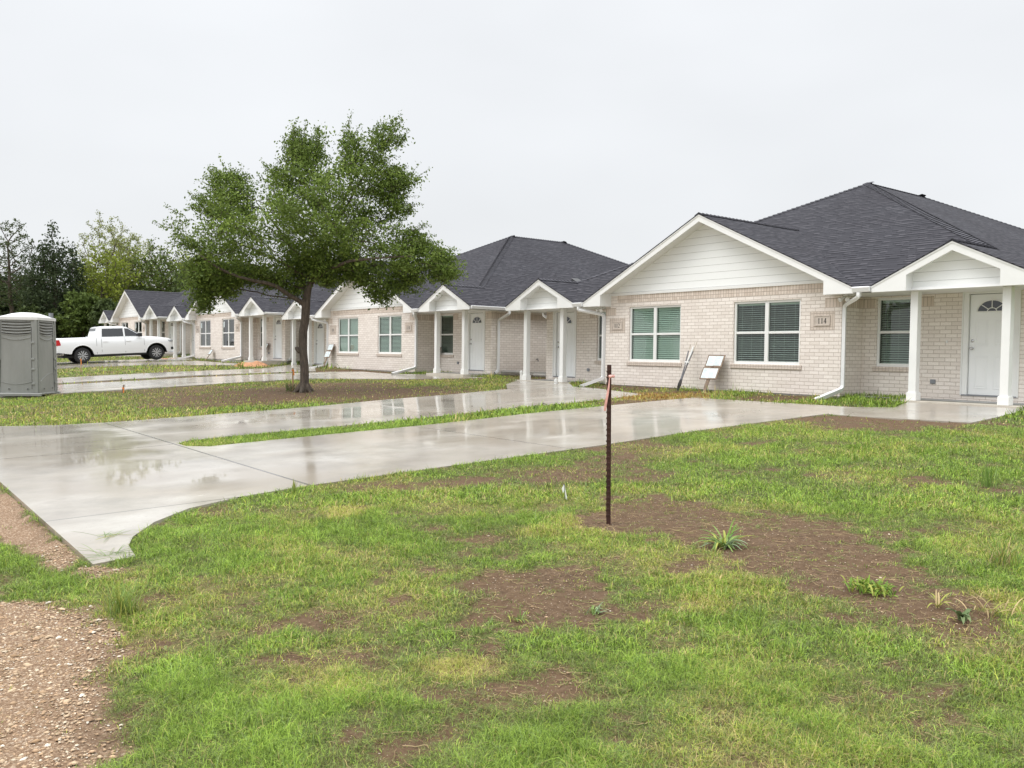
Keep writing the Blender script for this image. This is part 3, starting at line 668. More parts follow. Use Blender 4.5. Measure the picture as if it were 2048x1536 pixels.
def house(loc, nums, label, blinds, wl=-1.80, wr=1.70, groundz=None):
    h = thing('duplex_house', label, 'house', loc, group='row of matching brick duplexes')
    Z = lambda z: z
    x_end = HH - .50
    # ---- brick walls
    wt_, wb_ = -.156, -1.656; ww = .92
    mb = MB()
    opens = [(wl - ww, wl + ww, wb_, wt_), (wr - ww, wr + ww, wb_, wt_)]
    X1 = HW - .50
    walls(mb, -X1, X1, BASE, -.11, opens, lambda u, z, d: (u, YW + d, z))
    mb.quad((-X1 + .17, YW, -.11), (X1 - .17, YW, -.11), (X1 - .17, YW, .17), (-X1 + .17, YW, .17))
    for sg in (1, -1):
        mb.quad((sg * X1, YW, BASE), (sg * X1, YR, BASE), (sg * X1, YR, -.11), (sg * X1, YW, -.11))
        wo = (3.96 * sg, 4.88 * sg); do = (5.84 * sg, 6.82 * sg)
        walls(mb, min(X1 * sg, x_end * sg), max(X1 * sg, x_end * sg), BASE, -.11,
              [(min(wo), max(wo), wb_, wt_), (min(do), max(do), BASE + .11, -.10 - .02)], lambda u, z, d: (u, YR + d, z))
        mb.quad((sg * x_end, YR, BASE), (sg * x_end, DEP - .5, BASE), (sg * x_end, DEP - .5, -.11), (sg * x_end, YR, -.11))
    mb.quad((-x_end, DEP - .5, BASE), (x_end, DEP - .5, BASE), (x_end, DEP - .5, -.11), (-x_end, DEP - .5, -.11))
    mb.build('brick_wall', 'brick', h, uv=True, fixn=False)
    # ceiling and room shell
    rm = MB(); rm.box(-x_end + .05, x_end - .05, YR + 2.0, YR + 2.05, BASE, -.1); rm.quad((-x_end + .03, YW + .15, -.05), (x_end - .03, YW + .15, -.05), (x_end - .03, YR + 2, -.05), (-x_end + .03, YR + 2, -.05))
    rm.quad((-x_end + .03, YW + .12, BASE + .01), (x_end - .03, YW + .12, BASE + .01), (x_end - .03, YR + 2, BASE + .01), (-x_end + .03, YR + 2, BASE + .01))
    rm.build('room_shell', 'room', h, fixn=False)
    # ---- soldier courses, a few mm proud
    so = MB(); p = .006
    so.box(-X1 + .45, X1 - .45, YW - p, YW, -.03, .168)
    for sg in (1, -1):
        a, b = sorted((sg * (X1 - .40), sg * (X1 + p))); so.box(a, b, YW - p, YW, -.37, -.165)
        a, b = sorted((sg * X1, sg * (X1 + p))); so.box(a, b, YW, YR - p, -.37, -.165)
        a, b = sorted((sg * (X1 + .01), sg * 5.1)); so.box(a, b, YR - p, YR, -.155 if False else -.37, -.16) if False else None
        for a, b in ((X1 + .01, 3.95), (4.89, 5.2), (6.95, x_end + p)):
            a, b = sorted((sg * a, sg * b)); so.box(a, b, YR - p, YR, -.37, -.165)
        a, b = sorted((sg * x_end, sg * (x_end + p))); so.box(a, b, YR, DEP - .5, -.37, -.165)
    so.build('soldier_course', 'soldier', h, uv=True)
    # ---- foundation
    fd = MB(); fd.box(-X1 + .012, X1 - .012, YW + .012, YR + .5, BASE - .6, BASE - .001); fd.box(-x_end + .012, x_end - .012, YR + .012, DEP - .52, BASE - .6, BASE - .001)
    fd.build('foundation', 'foundation', h)
    # ---- gable siding
    sg_ = MB(); i_ = HW - .69
    zi = lambda x, a: S * (a - abs(x)) - .10
    sg_.prism([(-i_ + .02, .165), (i_ - .02, .165), (i_ - .02, zi(i_, HW)), (0, zi(0, HW)), (-i_ + .02, zi(i_, HW))], YW - .015, YW + .02)
    for s2 in (1, -1):
        j = HP - .72; c = PCX * s2
        sg_.prism([(c - j, -.10), (c + j, -.10), (c + j, zi(j, HP)), (c, zi(0, HP)), (c - j, zi(j, HP))], .25, .29)
    sg_.build('gable_siding', 'siding', h)
    tr = MB(); tr.box(-i_ + .01, i_ - .01, YW - .035, YW - .012, .168, .236)
    for s2 in (1, -1):
        j = HP - .72; c = PCX * s2
        tr.box(c - j + .0, c + j, .20, .26, -.125, -.055)
        tr.box(c - .86, c + .86, .28, .36, -.125, -.03)
        for e in (-1, 1): tr.box(*sorted((c + e * j, c + e * (j - .001 + .015))), .0, YR * .999, -.124, zi(j, HP) + .0)
    for e in (-1, 1):
        a, b = sorted((e * i_, e * (i_ + .015))); tr.box(a, b, 0, YW + .001, -.124, zi(i_, HW) + .0)
        a, b = sorted((e * (i_ - .01), e * (i_ + .06))); tr.box(a, b, YW - .034, YW - .002, -.123, .236)
    tr.build('trim_board', 'white', h)
    gable_front(0, HW, .69, 'fascia', h)
    for s2 in (1, -1): gable_front(PCX * s2, HP, .72, 'fascia', h)
    # ---- soffits
    sf = MB()
    for e in (-1, 1):
        for (a, b, y0, y1) in ((i_, HW, 0, YR), (HW, HW + GAP, .02, YR), (HW + GAP, HH - .001, 0.001, YR), (x_end - .1, HH, YR, DEP)):
            a, b = sorted((e * a, e * b)); sf.quad((a, y0, -.124), (b, y0, -.124), (b, y1, -.124), (a, y1, -.124))
        sf.quad((0, -.001, S * HW - .11), (e * i_, -.001, S * .69 - .11), (e * i_, YW, S * .69 - .11), (0, YW, S * HW - .11))
        for s2 in (1, -1):
            j = HP - .72; c = PCX * s2
            sf.quad((c, -.001, S * HP - .11), (c + e * j, -.001, S * .72 - .11), (c + e * j, .26, S * .72 - .11), (c, .26, S * HP - .11))
    sf.build('soffit', 'soffit', h, fixn=False)
    # ---- roof
    rf = MB(); ov = .025
    rz = lambda x: S * (HH - abs(x))
    P = [(HW, -ov, -ov * S), (HW + GAP, -ov, -ov * S), (PCX, HP, S * HP), (0, HH, S * HH), (-PCX, HP, S * HP), (-HW - GAP, -ov, -ov * S), (-HW, -ov, -ov * S), (0, HW, S * HW)]
    rf.quad(P[0], P[1], P[2], P[3], P[7]); rf.quad(P[3], P[4], P[5], P[6], P[7])
    for e in (1, -1):
        rf.quad((0, -.05, S * HW), (0, HW, S * HW), (e * HW, -.0, 0), (e * HW, -.05, 0))
        c = PCX * e
        rf.quad((c, -.05, S * HP), (c, HP, S * HP), (c - e * HP, 0, 0), (c - e * HP, -.05, 0))
        rf.quad((c, -.05, S * HP), (c, HP, S * HP), (0, HH, S * HH), (0, HH + RL, S * HH), (e * (HH + .02), DEP, -.01), (e * (HH + .02), -.05, -.01))
    rf.quad((0, HH + RL, S * HH), (HH, DEP, 0), (-HH, DEP, 0))
    for k_, f_ in enumerate(rf.f):     # orient up
        a, b, c_ = (Vector(rf.v[f_[q_]]) for q_ in (0, 1, 2))
        nsum = Vector((0, 0, 0)); vv = [Vector(rf.v[q_]) for q_ in f_]
        for q_ in range(len(vv)): nsum += vv[q_].cross(vv[(q_ + 1) % len(vv)])
        if nsum.z < 0: rf.f[k_] = tuple(reversed(f_))
    rf.v = [(x, y, z + .022) for x, y, z in rf.v]
    ro = rf.build('roof', 'shingle', h, uv=True, fixn=False, solid=.022)
    def cp_(a, b, n0=.066):
        cp = MB(); caps(cp, (a[0], a[1], a[2] + .022), (b[0], b[1], b[2] + .022), n0); cp.build('ridge_cap', 'cap', ro, fixn=False)
    for e in (1, -1):
        cp_((e * PCX, HP, S * HP), (0, HH, S * HH), .050); cp_((e * PCX, -.03, S * HP), (e * PCX, HP, S * HP)); cp_((e * HH, DEP, 0), (0, HH + RL, S * HH), .050)
    cp_((0, HH, S * HH), (0, HH + RL, S * HH)); cp_((0, -.03, S * HW), (0, HW, S * HW))
    for (x, y) in ((5.15, 7.1), (-5.2, 9.0)):
        v = MB(); zz = rz(x); tilt = math.atan(S) * (1 if x > 0 else -1)
        mt = Matrix.Translation((x, y, zz + .10)) @ Matrix.Rotation(tilt, 4, 'Y')
        v.obox(mt, .34, .34, .13); v.obox(mt @ Matrix.Translation((0, 0, .075)), .40, .40, .03); v.build('roof_vent', 'black', ro, bevel=.015)
    for (x, y) in ((5.9, 12.6),):
        v = MB(); v.lathe([(.05, -.05), (.05, .42)], 10, (x, y, rz(x))); v.lathe([(.14, 0.0), (.06, .12)], 10, (x, y, rz(x) - .02)); v.build('vent_pipe', 'black', ro)
    # ---- windows, sills
    for c in (wl, wr):
        window(h, c - ww, c + ww, wb_, wt_, YW, 2, blinds[0] if c < 0 else blinds[1])
    for sg in (1, -1):
        a, b = sorted((3.96 * sg, 4.88 * sg)); window(h, a, b, wb_, wt_, YR, 1, blinds[2])
    for (a, b, y) in ((wl - ww, wl + ww, YW), (wr - ww, wr + ww, YW), (3.96, 4.88, YR), (-4.88, -3.96, YR)):
        s_ = MB(); s_.box(a - .06, b + .06, y - .03, y + .06, wb_ - .10, wb_ - .002); s_.build('window_sill', 'rowlock', h, uv=True, bevel=.004)
    # ---- doors
    for sg in (1, -1):
        x0, x1 = sorted((5.91 * sg, 6.75 * sg)); zb = BASE + .13; ztp = -.165
        fr = MB(); 
        for a, b in ((x0 - .10, x0 - .004), (x1 + .004, x1 + .10)): fr.box(a, b, YR - .012, YR + .07, BASE + .11, ztp + .004)
        fr.box(x0 - .10, x1 + .10, YR - .014, YR + .07, ztp + .0045, ztp + .085)
        fr.box(x0 - .125, x0 - .10, YR - .03, YR + .02, BASE + .11, ztp + .09); fr.box(x1 + .10, x1 + .125, YR - .03, YR + .02, BASE + .11, ztp + .09)
        df = fr.build('door_frame', 'white', h, bevel=.004)
        d = MB(); yd = YR + .045; d.box(x0 + .004, x1 - .012, yd, yd + .04, zb, ztp - .006)
        w2 = x1 - x0
        for (pa, pb) in ((.14, .43), (.57, .86)):
            for (za, zz_) in ((.12, .78), (.98, 1.50)):
                xa, xb, a_, b_ = x0 + w2 * pa, x0 + w2 * pb, zb + za, zb + zz_
                d.box(xa, xb, yd - .006, yd + .001, a_, a_ + .02); d.box(xa, xb, yd - .006, yd + .001, b_ - .02, b_); d.box(xa, xa + .02, yd - .0055, yd + .001, a_, b_); d.box(xb - .02, xb, yd - .0055, yd + .001, a_, b_)
                d.box(xa + .045, xb - .045, yd - .005, yd + .001, a_ + .045, b_ - .045)
        do_ = d.build('door', 'doorwhite', h, bevel=.003)
        gp = MB(); gp.box(x0 - .003, x1 + .003, yd + .02, yd + .045, zb - .02, ztp + .003); gp.build('door_gap', 'dark', do_)
        th_ = MB(); th_.box(x0 - .1, x1 + .1, YR - .02, YR + .09, BASE + .105, BASE + .129); th_.build('threshold', 'grey', df)
        fl = MB(); cx = (x0 + x1) / 2; cz = zb + 1.66; r0 = .27
        n = 16; arc = [(cx + r0 * math.cos(math.pi * k_ / n), cz + r0 * .82 * math.sin(math.pi * k_ / n)) for k_ in range(n + 1)]
        fl.prism(arc, yd - .004, yd + .002, mi=0)
        ring = []
        fl.tube([(a, yd - .008, b) for a, b in [(cx + (r0 + .012) * math.cos(math.pi * k_ / n), cz + (r0 * .82 + .012) * math.sin(math.pi * k_ / n)) for k_ in range(n + 1)]], .014, 6, mi=1)
        fl.tube([(cx - r0 - .02, yd - .008, cz), (cx + r0 + .02, yd - .008, cz)], .014, 6, mi=1)
        fl.tube([(cx + .09 * math.cos(math.pi * k_ / 8), yd - .008, cz + .075 * math.sin(math.pi * k_ / 8)) for k_ in range(9)], .009, 5, mi=1)
        for an in (40, 90, 140): fl.tube([(cx + .09 * math.cos(R_(an)), yd - .008, cz + .075 * math.sin(R_(an))), (cx + r0 * math.cos(R_(an)), yd - .008, cz + r0 * .82 * math.sin(R_(an)))], .009, 5, mi=1)
        fl.build('fanlight', ['carglass', 'white'], do_)
        hx = x0 + .065
        kn = MB(); kn.lathe([(.03, 0), (.03, .008), (.012, .012), (.012, .03), (.028, .036), (.030, .055), (.018, .066)], 12, (hx, 0, zb + .93), 'y')
        kn.v = [(x, yd - y, z) for x, y, z in kn.v]; kn.build('door_handle', 'chrome', do_, smooth=True)
        kn = MB(); kn.lathe([(.032, 0), (.032, .012), (.02, .02)], 12, (hx, 0, zb + 1.08), 'y'); kn.v = [(x, yd - y, z) for x, y, z in kn.v]; kn.build('deadbolt', 'chrome', do_, smooth=True)
        # doorbell, outlet
        s_ = MB(); xx_ = x0 - .42 if sg > 0 else x1 + .42; s_.box(xx_ - .015, xx_ + .015, YR - .015, YR, -1.14, -1.09); s_.build('doorbell', 'pvc', h)
        xx_ = x0 - .68 if sg > 0 else x1 + .68; s_ = MB(); s_.box(xx_ - .055, xx_ + .055, YR - .025, YR, -1.99, -1.90); s_.build('outlet_box', 'grey', h, bevel=.006)
        # porch slab & columns
        s_ = MB(); a, b = sorted((3.95 * sg if False else 5.0 * sg, 7.35 * sg)); s_.box(a, b, .02, YR + .05, BASE - .35, BASE + .0); s_.build('porch_slab', 'dryconcrete', h)
        for cx_ in ((5.31, 7.03) if sg > 0 else (-5.31, -7.03)):
            c_ = MB(); c_.box(cx_ - .076, cx_ + .076, .205, .357, BASE + .001, -.1255); po = c_.build('porch_column', 'white', h, bevel=.006)
            c_ = MB(); c_.box(cx_ - .100, cx_ + .100, .181, .381, BASE + .002, BASE + .155); c_.box(cx_ - .092, cx_ + .092, .189, .373, BASE + .155, BASE + .17); c_.build('column_base', 'white', po, bevel=.004)
        # gutters
        g = MB(); a, b = sorted((sg * (HW + .012), sg * (HW + GAP - .012)))
        g.prism([(-.005, -.115), (-.085, -.115), (-.125, -.02), (-.115, 0.0), (-.005, 0.0)], a, b, axis='x')
        g.v = [(x, y, z) for x, y, z in g.v]; g.build('gutter', 'alu', h, bevel=.006)
        g = MB(); gx0 = HH + .004
        ring = [(0, -.11), (.075, -.11), (.12, -.015), (.11, .0), (0, .0)]
        g.prism([(sg * (gx0 + a_), b_) for a_, b_ in ring], .01, DEP, axis='y'); g.build('gutter', 'alu', h, bevel=.006)
        # downspouts
        gz_ = BASE - .02
        downspout(h, [(sg * (HW + .15), -.055, -.115), (sg * (HW + .15), -.055, -.20), (sg * (X1 + .07), YW - .05 + .04, -.34), (sg * (X1 + .07), YW + .0 - .01, BASE + .16), (sg * (X1 + .02), YW - 1.0, BASE - .07)])
        downspout(h, [(sg * (HH + .06), YR + .35, -.11), (sg * (HH + .06), YR + .35, -.22), (sg * (x_end + .06), YR + .28, -.42), (sg * (x_end + .06), YR + .28, BASE + .12), (sg * (x_end + .10), YR + .10, BASE + .04)])
        flood(h, sg * (X1 + .13), YW - .08, -.125, sg)
        # number plaque
        px = sg * 3.17; pz = -.66
        pl = MB(); pl.box(px - .30, px + .30, YW - .008, YW + .01, pz - .205, pz + .205); po = pl.build('number_surround', 'rowlock', h, uv=True, bevel=.003)
        pl = MB(); a, b, c_, d_ = px - .20, px + .20, pz - .115, pz + .115
        pl.box(a, b, YW - .016, YW - .007, c_, d_); 
        for q_ in ((a, b, d_ - .025, d_), (a, b, c_, c_ + .025), (a, a + .025, c_ + .025, d_ - .025), (b - .025, b, c_ + .025, d_ - .025)): pl.box(q_[0], q_[1], YW - .028, YW - .014, q_[2], q_[3])
        pn = pl.build('number_plaque', 'stone', h, bevel=.005)
        dg = MB(); s3 = nums[1] if sg > 0 else nums[0]
        for k_, ch in enumerate(s3): digit(dg, ch, px - .105 + k_ * .075, pz - .062, .115, YW - .018)
        dg.build('numerals', 'digits', pn, fixn=False)
    # hose bib on the right side wall
    hb = MB(); hb.tube([(x_end, 3.3, -1.78), (x_end + .09, 3.3, -1.78), (x_end + .11, 3.3, -1.86)], .016, 8); hb.lathe([(.035, 0), (.035, .012)], 10, (x_end + .07, 3.3, -1.745)); hb.build('hose_bib', 'steel', h)
    return h
HA = house((-13.797, 16.591, 2.992), ('112', '114'), 'nearest brick duplex, numbered 112 and 114, with permit boards under its windows', (50, 14, 30))
HB = house((-30.929, 16.355, 3.090), ('108', '110'), 'second nearest brick duplex, directly behind the young oak, next to house 112', (52, 38, 20))
HC = house((-46.604, 15.563, 3.309), ('104', '106'), 'third brick duplex, with bare unblinded windows, between the oak trunk and the white pickup', (None, None, None), wl=-1.9, wr=1.75)
HD = house((-63.08, 15.287, 3.510), ('100', '102'), 'farthest brick duplex, behind the white pickup and in front of the woods', (None, None, None))

# ------------------------------------------------------------------ pickup truck (x forward, y left, origin midway between axles)
def ring_poly(cx, cz, r_, a0, a1, n): return [(cx + r_ * math.cos(R_(a0 + (a1 - a0) * k / n)), cz + r_ * math.sin(R_(a0 + (a1 - a0) * k / n))) for k in range(n + 1)]
def truck():
    yf, zf = 13.37, g1(-48.45, 13.37) + .03; yr, zr = 9.70, g1(-48.45, 9.7) + .03
    zf = max(zf, zr + .2)
    t = thing('pickup_truck', 'white crew cab pickup parked on a driveway with its nose towards the houses', 'pickup truck', (-49.42, (yf + yr) / 2, (zf + zr) / 2))
    t.rotation_mode = 'XYZ'; t.rotation_euler = (0, -math.atan2(zf - zr, yf - yr), R_(90))
    # rotation order: pitch about local y then yaw
    WB = 3.67; rx, fx = -WB / 2, WB / 2; HWd = 1.0
    lo = .42
    def yv(z): return HWd - max(0, z - .95) * .12 - max(0, .62 - z) * .10
    xs = sorted({rx - 1.22, rx - 1.15, rx - 1.0, rx - .8, rx - .62, rx + .62, rx + .64, rx + 1.2, rx + 1.9, fx - .95, fx - .62, fx + .60, fx + .68, fx + .76, fx + .83, fx + .88, fx + .905} | {ax + .54 * math.cos(R_(a_)) for ax in (rx, fx) for a_ in range(0, 181, 9)})
    topz = lambda x: float(np.interp(x, [rx - 1.22, rx - 1.15, rx + .60, rx + .66, fx - .62, fx - .2, fx + .3, fx + .62, fx + .78, fx + .88, fx + .905], [1.28, 1.33, 1.34, 1.30, 1.27, 1.27, 1.225, 1.17, 1.11, 1.02, .92]))
    def botz(x):
        z = float(np.interp(x, [rx - 1.22, rx - .6, rx + .55, fx - .55, fx + .6, fx + .905], [.60, .50, .43, .43, .46, .52]))
        for ax in (rx, fx):
            d_ = abs(x - ax)
            if d_ < .54: z = max(z, .40 + math.sqrt(.54 ** 2 - d_ ** 2))
        return z
    def wx(x): return 1 - .13 * max(0, (x - fx - .55) / .355) ** 2 - .05 * max(0, (rx - 1.0 - x) / .22) ** 2
    vs, fs = [], []; K = 11
    for x in xs:
        zb, zt = botz(x), topz(x); q_ = wx(x); cr_ = .05 if x > fx - .62 else 0.0
        row = [(yv(zb) * q_, zb), (yv(max(zb, .70)) * q_, max(zb, .70) if zb < .70 else zb + .001), (HWd * q_, max(.95, zb + .002)), (yv(zt) * q_, zt - .05), (yv(zt) * q_ - .05, zt)]
        half = row + [(.5 * q_, zt + cr_)]
        full = half + [(-y_, z_) for y_, z_ in reversed(half[:-1])]
        vs += [(x, y_, z_) for y_, z_ in full]
    for i in range(len(xs) - 1):
        for j in range(K - 1): fs.append((i * K + j, i * K + j + 1, (i + 1) * K + j + 1, (i + 1) * K + j))
    fs.append(tuple(range(K))); fs.append(tuple((len(xs) - 1) * K + j for j in range(K)))
    bb = MB(); bb.add(vs, fs); body = bb.build('body', 'carpaint', t, smooth=True)
    for ax in (rx, fx):
        for e in (-1, 1):
            fl_ = MB(); fl_.tube([(ax + .545 * math.cos(R_(a_)), e * (yv(.8) - .004), .40 + .545 * math.sin(R_(a_))) for a_ in range(8, 173, 8)], .022, 6)
            fl_.build('wheel_arch_lip', 'carpaint', t, smooth=True)
    # cabin
    pr = [(rx + .62, 1.28), (fx - .58, 1.26), (fx - 1.42, 1.82), (fx - 1.75, 1.88), (rx + 1.0, 1.89), (rx + .78, 1.84)]
    c = MB(); yb, yt = .90, .70
    yy = lambda z: yb + (yt - yb) * (z - 1.26) / .62
    V = [(x, yy(z), z) for x, z in pr] + [(x, -yy(z), z) for x, z in pr]; k = len(pr)
    c.add(V, [tuple(range(k)), tuple(range(2 * k - 1, k - 1, -1))] + [(i, (i + 1) % k, (i + 1) % k + k, i + k) for i in range(k)])
    cab = c.build('cab', 'carpaint', t, bevel=.05, seg=3)
    for e in (-1, 1):
        P = lambda x, z: (x, e * (yy(z) + .004), z)
        for nm, q_ in (('rear_window', [(rx + .98, 1.34), (rx + 2.05, 1.335), (rx + 2.05, 1.765), (rx + 1.03, 1.765)]), ('front_window', [(rx + 2.13, 1.335), (fx - .72, 1.33), (fx - 1.36, 1.745), (rx + 2.13, 1.765)])):
            g = MB(); g.add([P(x, z) for x, z in q_] + [(x, e * (yy(z) - .01), z) for x, z in q_], [(0, 1, 2, 3), (0, 4, 5, 1), (1, 5, 6, 2), (2, 6, 7, 3), (3, 7, 4, 0)])
            g.build('side_window', 'black2' if False else 'carglass2', t)
        # door seams + handles
        s_ = MB()
        for x, za, zb in ((rx + .93, .55, 1.30), (rx + 2.09, .46, 1.32), (fx - .62, .50, 1.24), (rx + .69, .46, 1.31)):
            s_.add([(x - .006, e * (yv(z_) + .003), z_) for z_ in (za, .95, zb)] + [(x + .006, e * (yv(z_) + .003), z_) for z_ in (za, .95, zb)], [(0, 1, 4, 3), (1, 2, 5, 4)])
        s_.build('door_seam', 'dark', t, fixn=False)
        for x in (rx + 1.14, rx + 2.26):
            q_ = MB(); q_.box(x - .13, x + .13, *sorted((e * (yv(1.08) - .01), e * (yv(1.08) + .03))), 1.07, 1.11); q_.build('door_handle', 'carpaint', t, bevel=.012)
        q_ = MB(); q_.box(fx - .95, fx - .74, *sorted((e * .96, e * 1.16)), 1.30, 1.50); q_.build('wing_mirror', 'black', t, bevel=.03)
        q_ = MB(); q_.box(rx - 1.235, rx - .98, *sorted((e * (HWd - .07), e * (HWd + .0))), .95, 1.24); q_.v = [(x - (z - .95) * .25 * (1 if x > rx - 1.1 else 0), y, z) for x, y, z in q_.v]; q_.build('tail_light', 'redlight', t, bevel=.01)
        q_ = MB(); q_.box(fx + .58, fx + .875, *sorted((e * (HWd - .30), e * (HWd - .02))), .97, 1.07); q_.build('headlight', 'headlight', t, bevel=.01)
        q_ = MB(); q_.box(fx + .76, fx + .895, *sorted((e * (HWd - .22), e * (HWd - .035))), .55, .68); q_.build('fog_light', 'black', t, bevel=.01)
        q_ = MB(); q_.box(rx + .55, fx - .52, *sorted((e * (HWd - .22), e * (HWd - .03))), .34, .45); q_.build('running_board', 'black', t, bevel=.02)
        for ax in (rx, fx):   # wheel arch liner
            q_ = MB(); A = ring_poly(ax, .40, .545, 180, 0, 16); B_ = ring_poly(ax, .40, .475, 180, 0, 16)
            q_.add([(x, e * (HWd - .012 if z > .5 else HWd - .03), z) for x, z in A] + [(x, e * (HWd - .55), z) for x, z in B_], [(i, i + 1, i + 18, i + 17) for i in range(16)]); 
            q_.add([(x, e * (HWd - .55), z) for x, z in B_], [tuple(range(17))]); q_.build('wheel_arch', 'dark', t, fixn=False)
            wn = MB(); wn.lathe([(.25, -.13), (.36, -.135), (.395, -.10), (.402, 0), (.395, .10), (.36, .135), (.25, .13)], 32, (ax, e * (HWd - .17), .402), 'y')
            wh = wn.build('wheel', 'tyre', t, smooth=True)
            rm = MB(); yo = e * (HWd - .17 + .138)
            rm.lathe([(.262, 0), (.262, .012), (.235, .012), (.235, 0)], 28, (ax, yo - .004, .402), 'y', cap=False)
            for k_ in range(6):
                a = math.tau * k_ / 6
                for da in (-.17, .17):
                    mt = Matrix.Translation((ax, yo, .402)) @ Matrix.Rotation(a, 4, 'Y') @ Matrix.Translation((0, 0, .06)) @ Matrix.Rotation(da * 1.9, 4, 'Y') @ Matrix.Translation((0, 0, .09))
                    rm.obox(mt, .042, .022, .20)
            rm.lathe([(.06, -.012), (.055, .012)], 14, (ax, yo, .402), 'y'); rm.build('rim', 'alloy', wh, bevel=.004)
            dk = MB(); dk.lathe([(.245, -.002), (.245, .002)], 24, (ax, yo - e * .006, .402), 'y'); dk.build('rim_well', 'dark', wh)
    bp = MB(); bp.box(rx - 1.36, rx - 1.12, -.98, .98, .55, .76); bp.build('rear_bumper', 'carpaint', t, bevel=.03)
    bp = MB(); bp.box(rx - 1.34, rx - .95, -1.01, 1.01, .50, .56); bp.build('bumper_trim', 'black', t, bevel=.01)
    bp = MB(); bp.box(rx - 1.245, rx - 1.215, -.90, .90, .84, 1.28); bp.build('tailgate', 'black', t, bevel=.01)
    bp = MB(); bp.quad((rx + .70, -.76, 1.42), (rx + .70, .76, 1.42), (rx + .80, .66, 1.80), (rx + .80, -.66, 1.80)); bp.v = [(x - .035, y, z) for x, y, z in bp.v]; bp.build('rear_glass', 'carglass2', t, solid=.01)
    bp = MB(); bp.quad((fx - .66, -.80, 1.33), (fx - .66, .80, 1.33), (fx - 1.38, .66, 1.80), (fx - 1.38, -.66, 1.80)); bp.v = [(x + .02, y, z + .015) for x, y, z in bp.v]; bp.build('windscreen', 'carglass2', t, solid=.01)
    bp = MB(); bp.box(fx + .80, fx + .90, -.62, .62, .78, 1.02); bp.build('grille', 'black', t, bevel=.02)
    bp = MB(); bp.box(rx - .9, fx + .5, -.7, .7, .30, .42); bp.build('chassis', 'dark', t)
    bp = MB(); bp.box(rx + .78, rx + .92, -.02, .02, 1.88, 1.93); bp.box(fx - 1.1, fx - .98, -.98, -.95, .60, .61); bp.build('antenna', 'black', t)
    return t
k = M('truck_glass'); k.set(Base_Color=(.018, .02, .024), Roughness=.06); k.b.inputs['Specular IOR Level'].default_value = .6; MAT['carglass2'] = k.m
truck()

